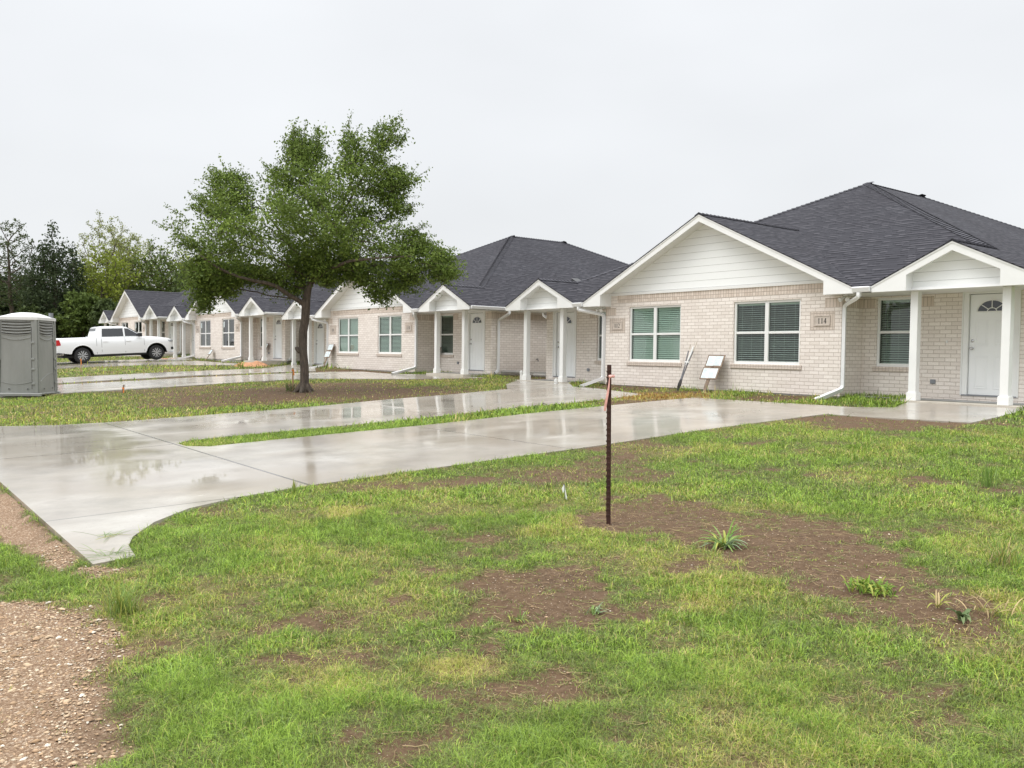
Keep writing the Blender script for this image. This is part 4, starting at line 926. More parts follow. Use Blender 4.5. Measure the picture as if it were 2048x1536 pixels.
# ------------------------------------------------------------------ portable toilet
def potty():
    x, y = -26.47, 4.17; t = thing('portable_toilet', 'grey plastic portable toilet with white domed roof at the left edge', 'portable toilet', (x, y, gh1(x, y) + .03), R_(57))
    # local: corner nearest the camera-right at origin, face along -x, depth along +y
    W_, D_, H_ = 1.10, 1.15, 2.13
    b = MB(); cx, cy = -W_ / 2, D_ / 2
    def lvl(z, k_): return [(cx + sx * W_ / 2 * k_, cy + sy * D_ / 2 * k_, z) for sx, sy in ((-1, -1), (1, -1), (1, 1), (-1, 1))]
    b.add(lvl(.06, 1) + lvl(H_, .93), [(0, 1, 5, 4), (1, 2, 6, 5), (2, 3, 7, 6), (3, 0, 4, 7), (0, 3, 2, 1), (4, 5, 6, 7)])
    b.build('cabin', 'potty', t, bevel=.02, seg=2)
    def face(axis_, u, v, off=0.0):      # u 0..1 across, v height
        k_ = 1 - .07 * (v - .06) / (H_ - .06)
        if axis_ == 0: return (cx + (u - .5) * W_ * k_, cy - D_ / 2 * k_ - off, v)
        return (cx + W_ / 2 * k_ + off, cy + (u - .5) * D_ * k_, v)
    rib = MB(); dk = MB(); lt = MB(); st = MB()
    def strip(mb, ax, u0, u1, v0, v1, o0, o1):
        P = [face(ax, u, v, o) for o in (o0, o1) for u, v in ((u0, v0), (u1, v0), (u1, v1), (u0, v1))]
        mb.add(P, [(4, 5, 6, 7), (0, 1, 5, 4), (1, 2, 6, 5), (2, 3, 7, 6), (3, 0, 4, 7)])
    for ax in (0, 1):
        strip(rib, ax, .0, .07, .10, H_ - .02, 0, .025); strip(rib, ax, .93, 1., .10, H_ - .02, 0, .025)
        strip(rib, ax, .86, .93, .10, H_ - .12, 0, .012)
        for v in (.32, .72, 1.0, 1.45): strip(lt, ax, .85, .935, v, v + .05, .012, .035)
        for v in (1.55, ): strip(dk, ax, .845, .855, .2, 1.9, .002, .006)
        strip(dk, ax, .075, .085, .25, 1.0, .002, .006)
        for k_ in range(5):
            zc = H_ - .09 - k_ * .075
            pts = [(u / 12, zc - .03 * math.sin(math.pi * u / 12) * (.3 + k_ * .2)) for u in range(13)]
            pa = [face(ax, .10 + .73 * u, v, .008) for u, v in pts]; dk.tube(pa, .009, 4)
            pa = [face(ax, .10 + .73 * u, v + .022, .012) for u, v in pts]; rib.tube(pa, .011, 4)
        for zc, dp in ((1.62, .07), (1.72, .05)):
            rib.tube([face(ax, .10 + .73 * u / 12, zc - dp * math.sin(math.pi * u / 12), .004) for u in range(13)], .012, 5)
        rib.tube([face(ax, .10 + .75 * u / 12, .40 - .07 * math.sin(math.pi * u / 12) if ax == 0 else .40 + .22 * math.sin(math.pi * (u / 12) * .6), .003) for u in range(13)], .009, 5)
        for u in (.3, .75): 
            p = Vector(face(ax, u, .20, .004)); q_ = Vector(face(ax, u, .20, .012)); lt.tube([p, q_], .035, 10); st.tube([q_ - (q_ - p) * .2, q_ + (q_ - p) * .2], .018, 8)
    rib.build('moulded_rib', 'potty', t, smooth=True); dk.build('vent_slot', 'dark', t); lt.build('hinge', 'potty', t, bevel=.006); st.build('bolt', 'dark', t)
    r_ = MB(); n = 9; vs = []; fs = []
    for i in range(n):
        for j in range(n):
            u, v = i / (n - 1) * 2 - 1, j / (n - 1) * 2 - 1; hgt = .145 * (1 - abs(u) ** 2.6) * (1 - abs(v) ** 2.6) ** .8
            vs.append((cx + u * W_ * .49, cy + v * D_ * .49, H_ + .045 + hgt))
    for i in range(n - 1):
        for j in range(n - 1): fs.append((i * n + j, (i + 1) * n + j, (i + 1) * n + j + 1, i * n + j + 1))
    r_.add(vs, fs); r_.box(cx - W_ * .49, cx + W_ * .49, cy - D_ * .49, cy + D_ * .49, H_ - .03, H_ + .046)
    r_.build('roof', 'pottyroof', t, smooth=True, fixn=False)
    p = MB(); p.lathe([(.06, H_), (.06, H_ + .20)], 12, (-.1, D_ - .12, 0)); p.build('vent_pipe', 'grey', t)
    s_ = MB(); s_.box(-W_ - .08, .10, -.10, -.0, .0, .09); s_.box(-W_ - .08, .10, D_ - .1, D_ + .02, 0, .09); s_.box(-W_ - .02, .02, -.02, D_ + .02, .03, .085)
    s_.build('skid', 'potty', t, bevel=.015)
potty()

# ------------------------------------------------------------------ small things
def tpost():
    x, y = -5.03, 4.97; z = gh1(x, y)
    t = thing('fence_post', 'dark rusty steel T-post standing in the front lawn, with a pink ribbon near its top', 'fence post', (x, y, z)); t.rotation_euler = (R_(.3), R_(-.6), R_(38))
    p = MB(); p.box(-.018, .018, -.003, .003, -.3, 1.325); p.box(-.004, .004, .003, .034, -.3, 1.32); p.box(-.007, .007, .030, .036, -.3, 1.32)
    po = p.build('post', 'rust', t, bevel=.001)
    s_ = MB()
    for k_ in range(26): s_.box(-.0225, -.0175, -.007, .002, .06 + k_ * .048, .075 + k_ * .048); s_.box(-.009, .009, -.010, -.003, .07 + k_ * .048, .086 + k_ * .048)
    s_.build('stud', 'rust', po, bevel=.001)
    r = thing('survey_ribbon', 'faded pink ribbon knotted round the rusty post', 'ribbon', (x, y, z + 1.23), R_(38))
    b = MB(); b.tube([(math.cos(a) * .026, .012 + math.sin(a) * .028, .004 * math.sin(3 * a)) for a in np.linspace(0, math.tau, 14)], .007, 6, ry=1.5)
    b.tube([(-.012, -.018, .0), (0, -.024, -.004), (.012, -.018, 0)], [.008, .012, .008], 6); b.build('knot', 'ribbon', r, smooth=True)
    tl = MB(); vs = []; n = 12
    for k_ in range(n):
        t_ = k_ / (n - 1); c = Vector((-.006 - .032 * t_ + .003 * math.sin(5 * t_), -.026 - .01 * t_, -.01 - .275 * t_)); w_ = .004 + .006 * min(1, t_ * 2)
        vs += [c + Vector((-w_, .003 * math.sin(4 * t_), 0)), c + Vector((w_, -.003 * math.sin(4 * t_), 0))]
    tl.add(vs, [(2 * k_, 2 * k_ + 1, 2 * k_ + 3, 2 * k_ + 2) for k_ in range(n - 1)]); tl.build('ribbon_tail', 'ribbon', r, solid=.0012, fixn=False)
tpost()
def pin_flag(x, y):
    t = thing('marker_flag', 'small white pin flag drooping in the grass left of the rusty post', 'flag', (x, y, gh1(x, y)), R_(38))
    p = MB(); p.tube([(0, 0, -.05), (.005, 0, .06), (.0, 0, .17)], .0025, 5); p.build('wire', 'steel', t)
    f = MB(); f.add([(0, 0, .17), (-.026, .004, .125), (-.012, .0, .08), (.002, 0, .115), (.016, .01, .08), (.03, .012, .015), (.014, .004, .03)], [(0, 1, 2, 3), (0, 3, 4), (3, 5, 4), (3, 6, 5)]); f.build('flag_cloth', 'flagwhite', t, solid=.001, fixn=False)
pin_flag(-5.99, 5.33)
def stake(x, y, h_, w_, mat, label, rib=None, lean=0):
    t = thing('wooden_stake', label, 'stake', (x, y, gh1(x, y)), R_(35)); t.rotation_euler[1] = R_(lean)
    p = MB(); p.box(-w_ / 2, w_ / 2, -.012, .012, -.1, h_); p.build('stake_shaft', mat, t, bevel=.003)
    if rib:
        r = MB(); r.box(-w_ / 2 - .006, w_ / 2 + .006, -.02, .02, h_ - rib[0] - .04, h_ - rib[0]); r.build('ribbon_band', 'orange', t, bevel=.004)
        r = MB(); z0 = h_ - rib[0] - .02
        r.add([(w_ / 2, -.02, z0 + .02), (w_ / 2 + .03, -.022, z0), (w_ / 2 + .045, -.02, z0 - rib[1]), (w_ / 2 + .005, -.018, z0 - rib[1] * .9)], [(0, 1, 2, 3)]); r.build('ribbon_end', 'orange', t, solid=.002, fixn=False)
stake(-22.70, 9.92, .64, .045, 'wood', 'tall wooden stake with orange ribbon just left of the oak trunk', (.05, .15))
stake(-25.81, 6.17, .26, .045, 'oldwood', 'short weathered stake with orange ribbon in the lawn right of the portable toilet', (.08, .13), 12)
stake(-38.82, 7.68, .66, .03, 'wood', 'thin yellow stake with orange ribbon in the lawn before the white pickup', (.06, .2))

def board(x, y, wall_y, z, label, w_=.52, hts=(.34, .34), stake_h=.36, post_w=.10, lean=None, zdeg=0, texts=True):
    t = thing('permit_board', label, 'notice board', (x, y, z)); ln = math.atan2(wall_y - y, stake_h + sum(hts)) if lean is None else R_(lean)
    t.rotation_euler = (-ln, R_(zdeg), 0)
    p = MB(); H_ = stake_h + sum(hts)
    p.prism([(-.015, -.06), (.02, -.06), (post_w * .5, .16), (post_w * .5, H_ * .9), (-post_w * .5, H_ * .9), (-post_w * .5, .2)], .02, .045); p.build('stake_shaft', 'oldwood', t, bevel=.003)
    zc = stake_h
    for k_, hh in enumerate(hts):
        b = MB(); off = .03 if k_ else 0; b.box(-w_ / 2 + off, w_ / 2 + off, .0, .018, zc + .008, zc + hh - .004); bo = b.build('board_panel', 'oldwood', t, bevel=.003)
        pp = MB(); 
        for q_ in range(2):
            a = -w_ / 2 + off + .035 + q_ * (w_ - .07) / 2
            pp.box(a + .004, a + (w_ - .07) / 2 - .004, -.004, -.0005, zc + .04 + .006 * q_, zc + hh - .035)
        pa = pp.build('paper_sheet', 'paper', bo)
        ik = MB()
        for q_ in range(2):
            a = -w_ / 2 + off + .05 + q_ * (w_ - .07) / 2
            z_ = zc + .06
            while z_ < zc + hh - .06:
                l = random.uniform(.4, 1) * ((w_ - .07) / 2 - .04); s0 = random.uniform(0, .02); ik.box(a + s0, a + s0 + l, -.0055, -.0042, z_, z_ + random.uniform(.004, .008)); z_ += random.uniform(.014, .026)
        if texts: ik.build('faded_print', 'ink', pa)
        zc += hh
board(-13.45, 16.42, 16.95, gh1(-13.45, 16.42) + .0, 'double permit board on a pointed stake leaning under the windows of house 112-114')
board(-34.12, 16.25, 16.72, g1(-34.1, 16.07), 'double permit board leaning at the left front corner of the house behind the oak', stake_h=.50, hts=(.33, .33))
board(-26.9, 17.25, 17.55, 3.09 + BASE, 'small white sign on a stake leaning by the window behind the columns of house 110', w_=.34, hts=(.26,), stake_h=.72, post_w=.06)
board(-47.0, 15.45, 15.92, g1(-46.9, 15.2), 'small permit board leaning between the two bare front windows of the third house', w_=.40, hts=(.36,), stake_h=.40, post_w=.07)
board(-41.45, 16.35, 16.75, 3.309 + BASE, 'white permit board leaning beside the front door of the third house', w_=.55, hts=(.40,), stake_h=.55, post_w=.07)

def digger():
    x, y = -14.24, 16.40; z = gh1(x, y)
    t = thing('post_hole_digger', 'post hole digger with white-taped handles leaning on the brick wall between the windows', 'digging tool', (x, y, z)); t.rotation_euler = (-math.atan2(.5, 1.2), R_(3), 0)
    for e in (-1, 1):
        p = MB(); p.tube([(e * .012, 0, .30), (e * .03, 0, .7), (e * .075, 0, 1.10)], .016, 8); hd = p.build('handle', 'steel', t, smooth=True)
        q_ = MB(); q_.tube([(e * .075, 0, 1.10), (e * (.10 if e > 0 else .085), 0, 1.36 if e > 0 else 1.28)], .013, 8); q_.build('grip', 'wood2', hd, smooth=True)
        b = MB(); b.add([(e * .006, -.035, .34), (e * .006, .035, .34), (e * .02, .045, .18), (e * .004, .012, -.03), (e * .004, -.012, -.03), (e * .02, -.045, .18)], [(0, 1, 2, 5), (5, 2, 3, 4)]); b.build('blade', 'steel', t, solid=.004, fixn=False)
    w_ = MB(); w_.tube([(.0, -.01, .72), (.045, -.015, 1.02), (.05, -.012, 1.22)], [.014, .026, .022], 8); w_.build('white_wrap', 'pvc', t, smooth=True)
    w_ = MB(); w_.box(-.075, .075, -.02, .02, .78, .81); w_.build('strap', 'pvc', t, bevel=.004)
MAT['wood2'] = simple('pale_wood', (.58, .52, .44), .6, .15, 20)
digger()
for (x, y, h_, lb) in ((-21.17, 16.95, .26, 'white PVC cleanout pipe in the grass at the left of the path to house 112'), (-18.81, 16.35, .16, 'short white PVC cleanout pipe in the grass before the porch of house 112')):
    t = thing('cleanout_pipe', lb, 'pipe', (x, y, gh1(x, y)))
    p = MB(); p.lathe([(.055, -.1), (.055, h_)], 14); p.build('pipe_body', 'pvc', t, smooth=True)
    p = MB(); p.lathe([(.062, h_ - .06), (.062, h_ + .015), (.03, h_ + .02), (.03, h_ + .05)], 14); p.build('pipe_cap', 'pvc', t, smooth=True)
def rubble(x, y, z, label, n=4, mat='foundation', s=.35):
    t = thing('concrete_rubble', label, 'rubble', (x, y, z))
    for k_ in range(n):
        m_ = Matrix.Translation((random.uniform(-.6, .6), random.uniform(-.5, .5), .05 * k_ / 2)) @ Matrix.Rotation(random.uniform(0, 3), 4, 'Z') @ Matrix.Rotation(random.uniform(-.2, .2), 4, 'X')
        b = MB(); b.obox(m_, s * random.uniform(1, 2.6), s * random.uniform(.3, .7), .09); b.build('broken_slab', mat, t, bevel=.02)
rubble(-22.6, 18.4, gh1(-22.6, 18.4) + .06, 'broken flat concrete and boards on the ground between houses 110 and 112', 5)
def mound(x, y, rx, ry, h_):
    n = 22; vs = []; fs = []
    for i in range(n):
        for j in range(n):
            u, v = i / (n - 1) * 2 - 1, j / (n - 1) * 2 - 1; r_ = math.hypot(u, v); X, Y = x + u * rx, y + v * ry
            hh = max(0, 1 - r_ ** 1.6) * h_ * (.6 + .8 * float(vnoise(np.array([u * 2.6 + 9]), np.array([v * 2.6 + 4]))[0]))
            vs.append((X, Y, gh1(X, Y) - .04 + hh))
    for i in range(n - 1):
        for j in range(n - 1): fs.append((i * n + j, (i + 1) * n + j, (i + 1) * n + j + 1, i * n + j + 1))
    b = MB(); b.add(vs, fs); o = b.build('dirt_pile', 'clay', smooth=False, fixn=False); tag(o, 'low pile of orange clay in the grass before the third house', 'dirt pile')
mound(-39.3, 15.1, 1.2, .8, .30)
def paver(x, y):
    b = MB(); b.obox(Matrix.Translation((x, y, gh1(x, y) + .03)) @ Matrix.Rotation(.3, 4, 'Z'), 1.6, .12, .06); b.obox(Matrix.Translation((x + .5, y - .3, gh1(x, y) + .03)) @ Matrix.Rotation(-.1, 4, 'Z'), 1.3, .12, .05)
    tag(b.build('timber_board', 'clay', bevel=.01), 'reddish timber boards lying by the path behind the white pickup', 'boards')
paver(-52.3, 15.0)

# ------------------------------------------------------------------ fast mesh from numpy triangles/quads with per-corner colour
def np_mesh(name, verts, faces, colors, mat, parent=None):
    """verts (n,3); faces (m,k); colors (n,3)"""
    me = bpy.data.meshes.new(name); k_ = faces.shape[1]
    me.vertices.add(len(verts)); me.vertices.foreach_set('co', verts.astype(np.float32).ravel())
    me.loops.add(faces.size); me.loops.foreach_set('vertex_index', faces.astype(np.int32).ravel())
    me.polygons.add(len(faces)); me.polygons.foreach_set('loop_start', np.arange(0, faces.size, k_, dtype=np.int32)); me.polygons.foreach_set('loop_total', np.full(len(faces), k_, np.int32))
    me.update()
    if colors is not None:
        ca = me.color_attributes.new('col', 'FLOAT_COLOR', 'POINT'); ca.data.foreach_set('color', np.concatenate([colors, np.ones((len(colors), 1))], 1).astype(np.float32).ravel())
    me.materials.append(MAT[mat]); o = bpy.data.objects.new(name, me); col.objects.link(o)
    if parent: o.parent = parent
    return o

# ------------------------------------------------------------------ trees: space colonisation skeleton + leaf sprays
def colonize(att, trunk, step, kill, infl, iters=140):
    """att (n,3) attractors, trunk list of points; returns nodes, parents"""
    nodes = [np.array(p, float) for p in trunk]; par = [-1] + list(range(len(trunk) - 1))
    att = att.copy(); A = np.ones(len(att), bool)
    near_i = np.zeros(len(att), int); near_d = np.full(len(att), 1e9)
    done = 0
    for it in range(iters):
        new = np.array(nodes[done:]); 
        for k_, p in enumerate(new):
            d = np.linalg.norm(att - p, axis=1); c = d < near_d; near_d[c] = d[c]; near_i[c] = done + k_
        done = len(nodes)
        A &= near_d > kill
        idx = np.where(A & (near_d < infl))[0]
        if len(idx) == 0: break
        dirs = {}
        P = np.array(nodes)
        for j in idx:
            v = att[j] - P[near_i[j]]; v /= np.linalg.norm(v) + 1e-9
            dirs.setdefault(near_i[j], []).append(v)
        added = 0
        for n_, vs in dirs.items():
            v = np.mean(vs, 0) + rng.normal(0, .12, 3)
            l = np.linalg.norm(v)
            if l < 1e-6: continue
            q_ = P[n_] + v / l * step
            nodes.append(q_); par.append(n_); added += 1
        if not added: break
    return np.array(nodes), np.array(par)
def skeleton_mesh(mb, nodes, par, r0, rtip, power=2.3, rmax=None, minr=0.0, sides=6):
    n = len(nodes); kids = [[] for _ in range(n)]
    for i in range(1, n): kids[par[i]].append(i)
    rad = np.zeros(n)
    for i in range(n - 1, -1, -1):
        rad[i] = rtip if not kids[i] else sum(rad[k_] ** power for k_ in kids[i]) ** (1 / power)
    rad *= r0 / rad[0]; rad = np.maximum(rad, rtip)
    # chains
    stack = [0]
    while stack:
        s = stack.pop(); 
        for k_ in kids[s]:
            ch = [s, k_]; c = k_
            while kids[c]:
                b = max(kids[c], key=lambda q_: rad[q_])
                for o_ in kids[c]:
                    if o_ != b: stack.append(('b', c, o_)) if False else None
                side = [o_ for o_ in kids[c] if o_ != b]
                for o_ in side: branches.append((c, o_))
                ch.append(b); c = b
            r_ = [min(rad[q_], rad[ch[1]]) for q_ in ch]
            if r_[0] > minr: mb.tube([nodes[q_] for q_ in ch], r_, n=sides if r_[0] > .04 else 4, cap=False)
        while branches:
            a, b0 = branches.pop(); ch = [a, b0]; c = b0
            while kids[c]:
                b = max(kids[c], key=lambda q_: rad[q_])
                for o_ in kids[c]:
                    if o_ != b: branches.append((c, o_))
                ch.append(b); c = b
            r_ = [rad[b0]] + [rad[q_] for q_ in ch[1:]]
            if r_[0] > minr: mb.tube([nodes[q_] for q_ in ch], r_, n=sides if r_[0] > .04 else 4, cap=False)
        break
    return rad, kids
branches = []
def leaves(points, per, spread, size, base, var, aspect=.5, droop=.2):
    n = len(points) * per; c = np.repeat(points, per, 0)
    pc = np.repeat(rng.normal(0, 1, (len(points), 1)), per, 0)        # tone shared by a spray
    c = c + rng.normal(0, 1, (n, 3)) * spread
    a = rng.normal(0, 1, (n, 3)); a[:, 2] -= droop; a /= np.linalg.norm(a, axis=1)[:, None]
    b = rng.normal(0, 1, (n, 3)); b -= (b * a).sum(1)[:, None] * a; b /= np.linalg.norm(b, axis=1)[:, None]
    s = size * rng.uniform(.6, 1.3, (n, 1))
    V = np.stack([c - a * s / 2, c + b * s * aspect / 2, c + a * s / 2, c - b * s * aspect / 2], 1).reshape(-1, 3)
    F = np.arange(4 * n).reshape(-1, 4)
    base = np.array(base); t = np.clip(pc * .5 + rng.normal(0, .5, (n, 1)), -1.6, 1.6)
    C = base * np.exp(t * np.array(var)); return V, F, np.repeat(C, 4, 0)
def oak():
    X, Y = -22.02, 9.95; z = gh1(X, Y)
    r2 = np.array([.616, .788]); f2 = np.array([-.787, .616])
    t = thing('oak_tree', 'young leafy oak with a leaning round crown standing on bare soil in the middle lawn', 'tree', (X, Y, z))
    pxm = 23.5 / 1703.8
    poly = [((u - 608) * pxm, (785 - v) * pxm) for u, v in [(331, 462), (362, 432), (392, 446), (398, 398), (426, 402), (428, 352), (470, 352), (512, 372), (520, 340), (556, 352), (575, 330), (588, 255), (618, 300), (650, 252), (628, 300), (652, 300), (676, 318), (694, 262), (712, 300), (790, 243), (770, 280), (822, 287), (762, 300), (768, 335), (832, 366), (790, 390), (815, 425), (776, 440), (826, 462), (850, 490), (892, 505), (905, 545), (884, 560), (850, 560), (836, 596), (800, 575), (772, 598), (752, 612), (732, 570), (690, 556), (660, 568), (640, 572), (620, 548), (600, 572), (580, 600), (560, 572), (520, 570), (470, 574), (455, 600), (432, 588), (410, 628), (388, 590), (386, 540), (400, 510), (372, 500), (352, 474)]]
    px = np.array([p[0] for p in poly]); py = np.array([p[1] for p in poly])
    n = 12000; a = rng.uniform(px.min(), px.max(), n * 4); h_ = rng.uniform(py.min(), py.max(), n * 4)
    k_ = inpoly(a, h_, poly); a, h_ = a[k_], h_[k_]; d = pdist(a, h_, poly)
    cxm = (a - .2)
    dep = rng.uniform(-1, 1, len(a)) * np.minimum(3.3, 1.55 * d + .22)
    hole = fbm(a * 1.5 + 3, h_ * 1.5 + dep * .9, 3) < .37
    a, h_, dep = a[~hole], h_[~hole], dep[~hole]
    sel = rng.choice(len(a), min(7000, len(a)), replace=False); a, h_, dep = a[sel], h_[sel], dep[sel]
    att = np.stack([a * r2[0] + dep * f2[0], a * r2[1] + dep * f2[1], h_], 1)
    def TP(u, v, dd=0): aa = (u - 608) * pxm; return [aa * r2[0] + dd * f2[0], aa * r2[1] + dd * f2[1], (785 - v) * pxm]
    trunk = [TP(608, 790), TP(609, 765), TP(609, 740), TP(607, 715), TP(605, 690), TP(606, 665), TP(610, 640), TP(611, 620), TP(612, 600), TP(616, 580), TP(624, 560, -.1), TP(634, 540, -.1), TP(642, 515, 0), TP(652, 490, 0), TP(662, 465, .1)]
    nodes, par = colonize(att, trunk, .20, .26, 2.6, 90)
    wood_sprigs = []
    wood = MB()
    tr = [Vector(p) for p in trunk]
    rr = [.150, .125, .118, .112, .110, .113, .118, .118, .112, .09, .08, .07, .06, .05, .04]
    path = [tr[0] + Vector((0, 0, -.15))] + tr; 
    wood.tube(path, [.24, .17] + rr[1:], n=14, cap=True)
    for e in range(6):       # root flare
        an = e * math.tau / 6 + .3; dv = Vector((math.cos(an), math.sin(an), 0)); wood.tube([Vector((0, 0, .28)) + dv * .06, Vector((0, 0, .10)) + dv * .15, dv * .30 + Vector((0, 0, -.05))], [.05, .07, .04], n=8)
    wood.tube([TP(600, 705), TP(594, 699), TP(590, 696)], [.07, .065, .02], n=8)     # burl
    limb = [TP(610, 612), TP(598, 603, -.1), TP(580, 592, -.25), TP(562, 578, -.4), TP(545, 572, -.5), TP(520, 568, -.6), TP(490, 560, -.7), TP(455, 545, -.8), TP(420, 520, -.8)]
    wood.tube(limb, [.075, .068, .060, .054, .05, .044, .036, .028, .015], n=8)
    limb = [TP(614, 590), TP(600, 560, .2), TP(585, 520, .5), TP(560, 480, .7), TP(530, 440, .8), TP(495, 400, .8)]
    wood.tube(limb, [.07, .06, .05, .04, .03, .012], n=8)
    limb = [TP(640, 520), TP(655, 470, .3), TP(676, 420, .3), TP(695, 370, .2), TP(730, 310, .1), TP(760, 270, 0)]
    wood.tube(limb, [.055, .048, .038, .030, .02, .008], n=8)
    limb = [TP(620, 570), TP(660, 545, -.5), TP(710, 530, -.9), TP(770, 525, -1.1), TP(830, 520, -1)]
    wood.tube(limb, [.06, .05, .04, .028, .012], n=8)
    limb = [TP(612, 600), TP(590, 575, 1), TP(560, 540, 1.6), TP(520, 505, 2.0)]
    wood.tube(limb, [.05, .045, .035, .02], n=8)
    twig = MB(); rad, kids = skeleton_mesh(twig, nodes, par, .085, .0035, 2.1, minr=.0)
    wood.v += []; o = wood.build('trunk', 'bark', t, smooth=True, fixn=False)
    twig.build('branch', 'bark', t, fixn=False)
    tips = np.array([nodes[i] for i in range(len(trunk), len(nodes)) if rad[i] < .011])
    print('tips', len(tips)); tips = np.concatenate([tips, att[rng.random(len(att)) < .5]])
    ex = []          # ragged sprigs sticking out of the outline
    ctr = np.array([0, 0, 3.6]); dd = pdist(att @ np.array([r2[0], r2[1], 0]), att[:, 2], poly); bi = np.where(dd < .45)[0]
    for q_ in rng.choice(bi, min(800, len(bi)), replace=False):
        dv = att[q_] - ctr; dv[2] += .3; dv = dv / np.linalg.norm(dv) + rng.normal(0, .35, 3); dv /= np.linalg.norm(dv); l = rng.uniform(.15, .58)
        ln = [att[q_] + dv * l * t_ + np.array([0, 0, -.04 * t_ * t_]) for t_ in np.linspace(0, 1, 5)]
        wood_sprigs.append(ln); ex += ln[1:]
    w_ = .35 + .65 * np.clip((4.6 - att[:, 2]) / 2.4, 0, 1); ci = rng.choice(len(att), 1150, replace=False, p=w_ / w_.sum()); cc = att[ci]
    V, F, C = leaves(cc, 46, np.array([.15, .15, .08]), .088, (.150, .212, .046), (.42, .36, .40), .52)
    C = C * np.repeat(np.exp(rng.normal(0, .16, len(cc))), 46 * 4)[:, None]
    Vt, Ft, Ct = leaves(tips, 4, .09, .080, (.135, .195, .042), (.28, .22, .30), .50); V = np.concatenate([V, Vt]); C = np.concatenate([C, Ct])
    sm = MB()
    for ln in wood_sprigs: sm.tube(ln, [.006, .005, .004, .003, .002], n=4, cap=False)
    sm.build('twig', 'bark', t, fixn=False)['kind'] = 'stuff'
    V3, F3, C3 = leaves(np.array(ex), 6, .035, .072, (.15, .21, .05), (.28, .22, .3), .5)
    V2, F2, C2 = leaves(tips[rng.random(len(tips)) < .35], 6, .13, .072, (.20, .28, .055), (.2, .2, .3), .5)
    V = np.concatenate([V, V2, V3]); C = np.concatenate([C, C2, C3]); F = np.arange(len(V)).reshape(-1, 4)
    np_mesh('crown', V, F, C, 'leaf', t)
    print('oak', len(nodes), len(F))
oak()
def wild_tree(x, y, h_, w_, label, base, size=.30, dens=1.0, lumps=7, crown0=.15, shape='round', seed=0, trunk_r=.2, per=9, bare=False, lean=0):
    global rng
    rng = np.random.default_rng(seed + 100)
    z = g1(x, y); t = thing('woodland_tree', label, 'tree', (x, y, z), group='trees of the wood behind the houses')
    n = int(1300 * dens) if not bare else 900
    c = rng.normal(0, 1, (n, 3)); c /= np.linalg.norm(c, axis=1)[:, None]; rr_ = rng.uniform(.25, 1, (n, 1)) ** .45
    cz = h_ * (crown0 + (1 - crown0) / 2); ez = h_ * (1 - crown0) / 2
    P = c * rr_ * np.array([w_ / 2, w_ / 2, ez])
    if shape == 'cone': s_ = 1.1 - .55 * (P[:, 2] / ez * .5 + .5); P[:, 0] *= s_; P[:, 1] *= s_
    # lumpy outline
    ang = np.arctan2(P[:, 1], P[:, 0]); lump = 1 + .28 * (vnoise(ang * 1.6 + seed, P[:, 2] * .45 + seed * 3.3) - .5) * 2
    P = P * lump[:, None]; P[:, 2] += cz
    P[:, 0] += lean * (P[:, 2] / h_) ** 2
    keep = fbm(P[:, 0] * .35 + seed, P[:, 1] * .35 + P[:, 2] * .4, 3) > (.34 if not bare else .2); P = P[keep]
    tk = [(lean * (k_ / 8 * .6) ** 2, .0, h_ * .62 * k_ / 8) for k_ in range(9)]; tk = [(a + rng.normal(0, .08), b + rng.normal(0, .08), c_) for a, b, c_ in tk]
    st = h_ / (26 if not bare else 34)
    nodes, par = colonize(P, tk, st, st * 1.3, h_ * .5, 60)
    mb = MB(); rad, kids = skeleton_mesh(mb, nodes, par, trunk_r, .012 if not bare else .014, 2.2, minr=.018 if not bare else 0, sides=6)
    mb.build('trunk', 'bark', t, fixn=False)
    tips = np.array([nodes[i] for i in range(9, len(nodes)) if rad[i] < (.07 if not bare else .03) and nodes[i][2] > h_ * crown0 * .6])
    if len(tips) == 0: tips = nodes[9:]
    V, F, C = leaves(tips, per, st * (.55 if not bare else .35), size, base, (.32, .28, .3), .6)
    np_mesh('crown', V, F, C, 'leaf', t); return t
DG = (.048, .068, .030); MG = (.105, .148, .036); YG = (.235, .285, .045); PG = (.27, .30, .11); SG = (.078, .108, .038)
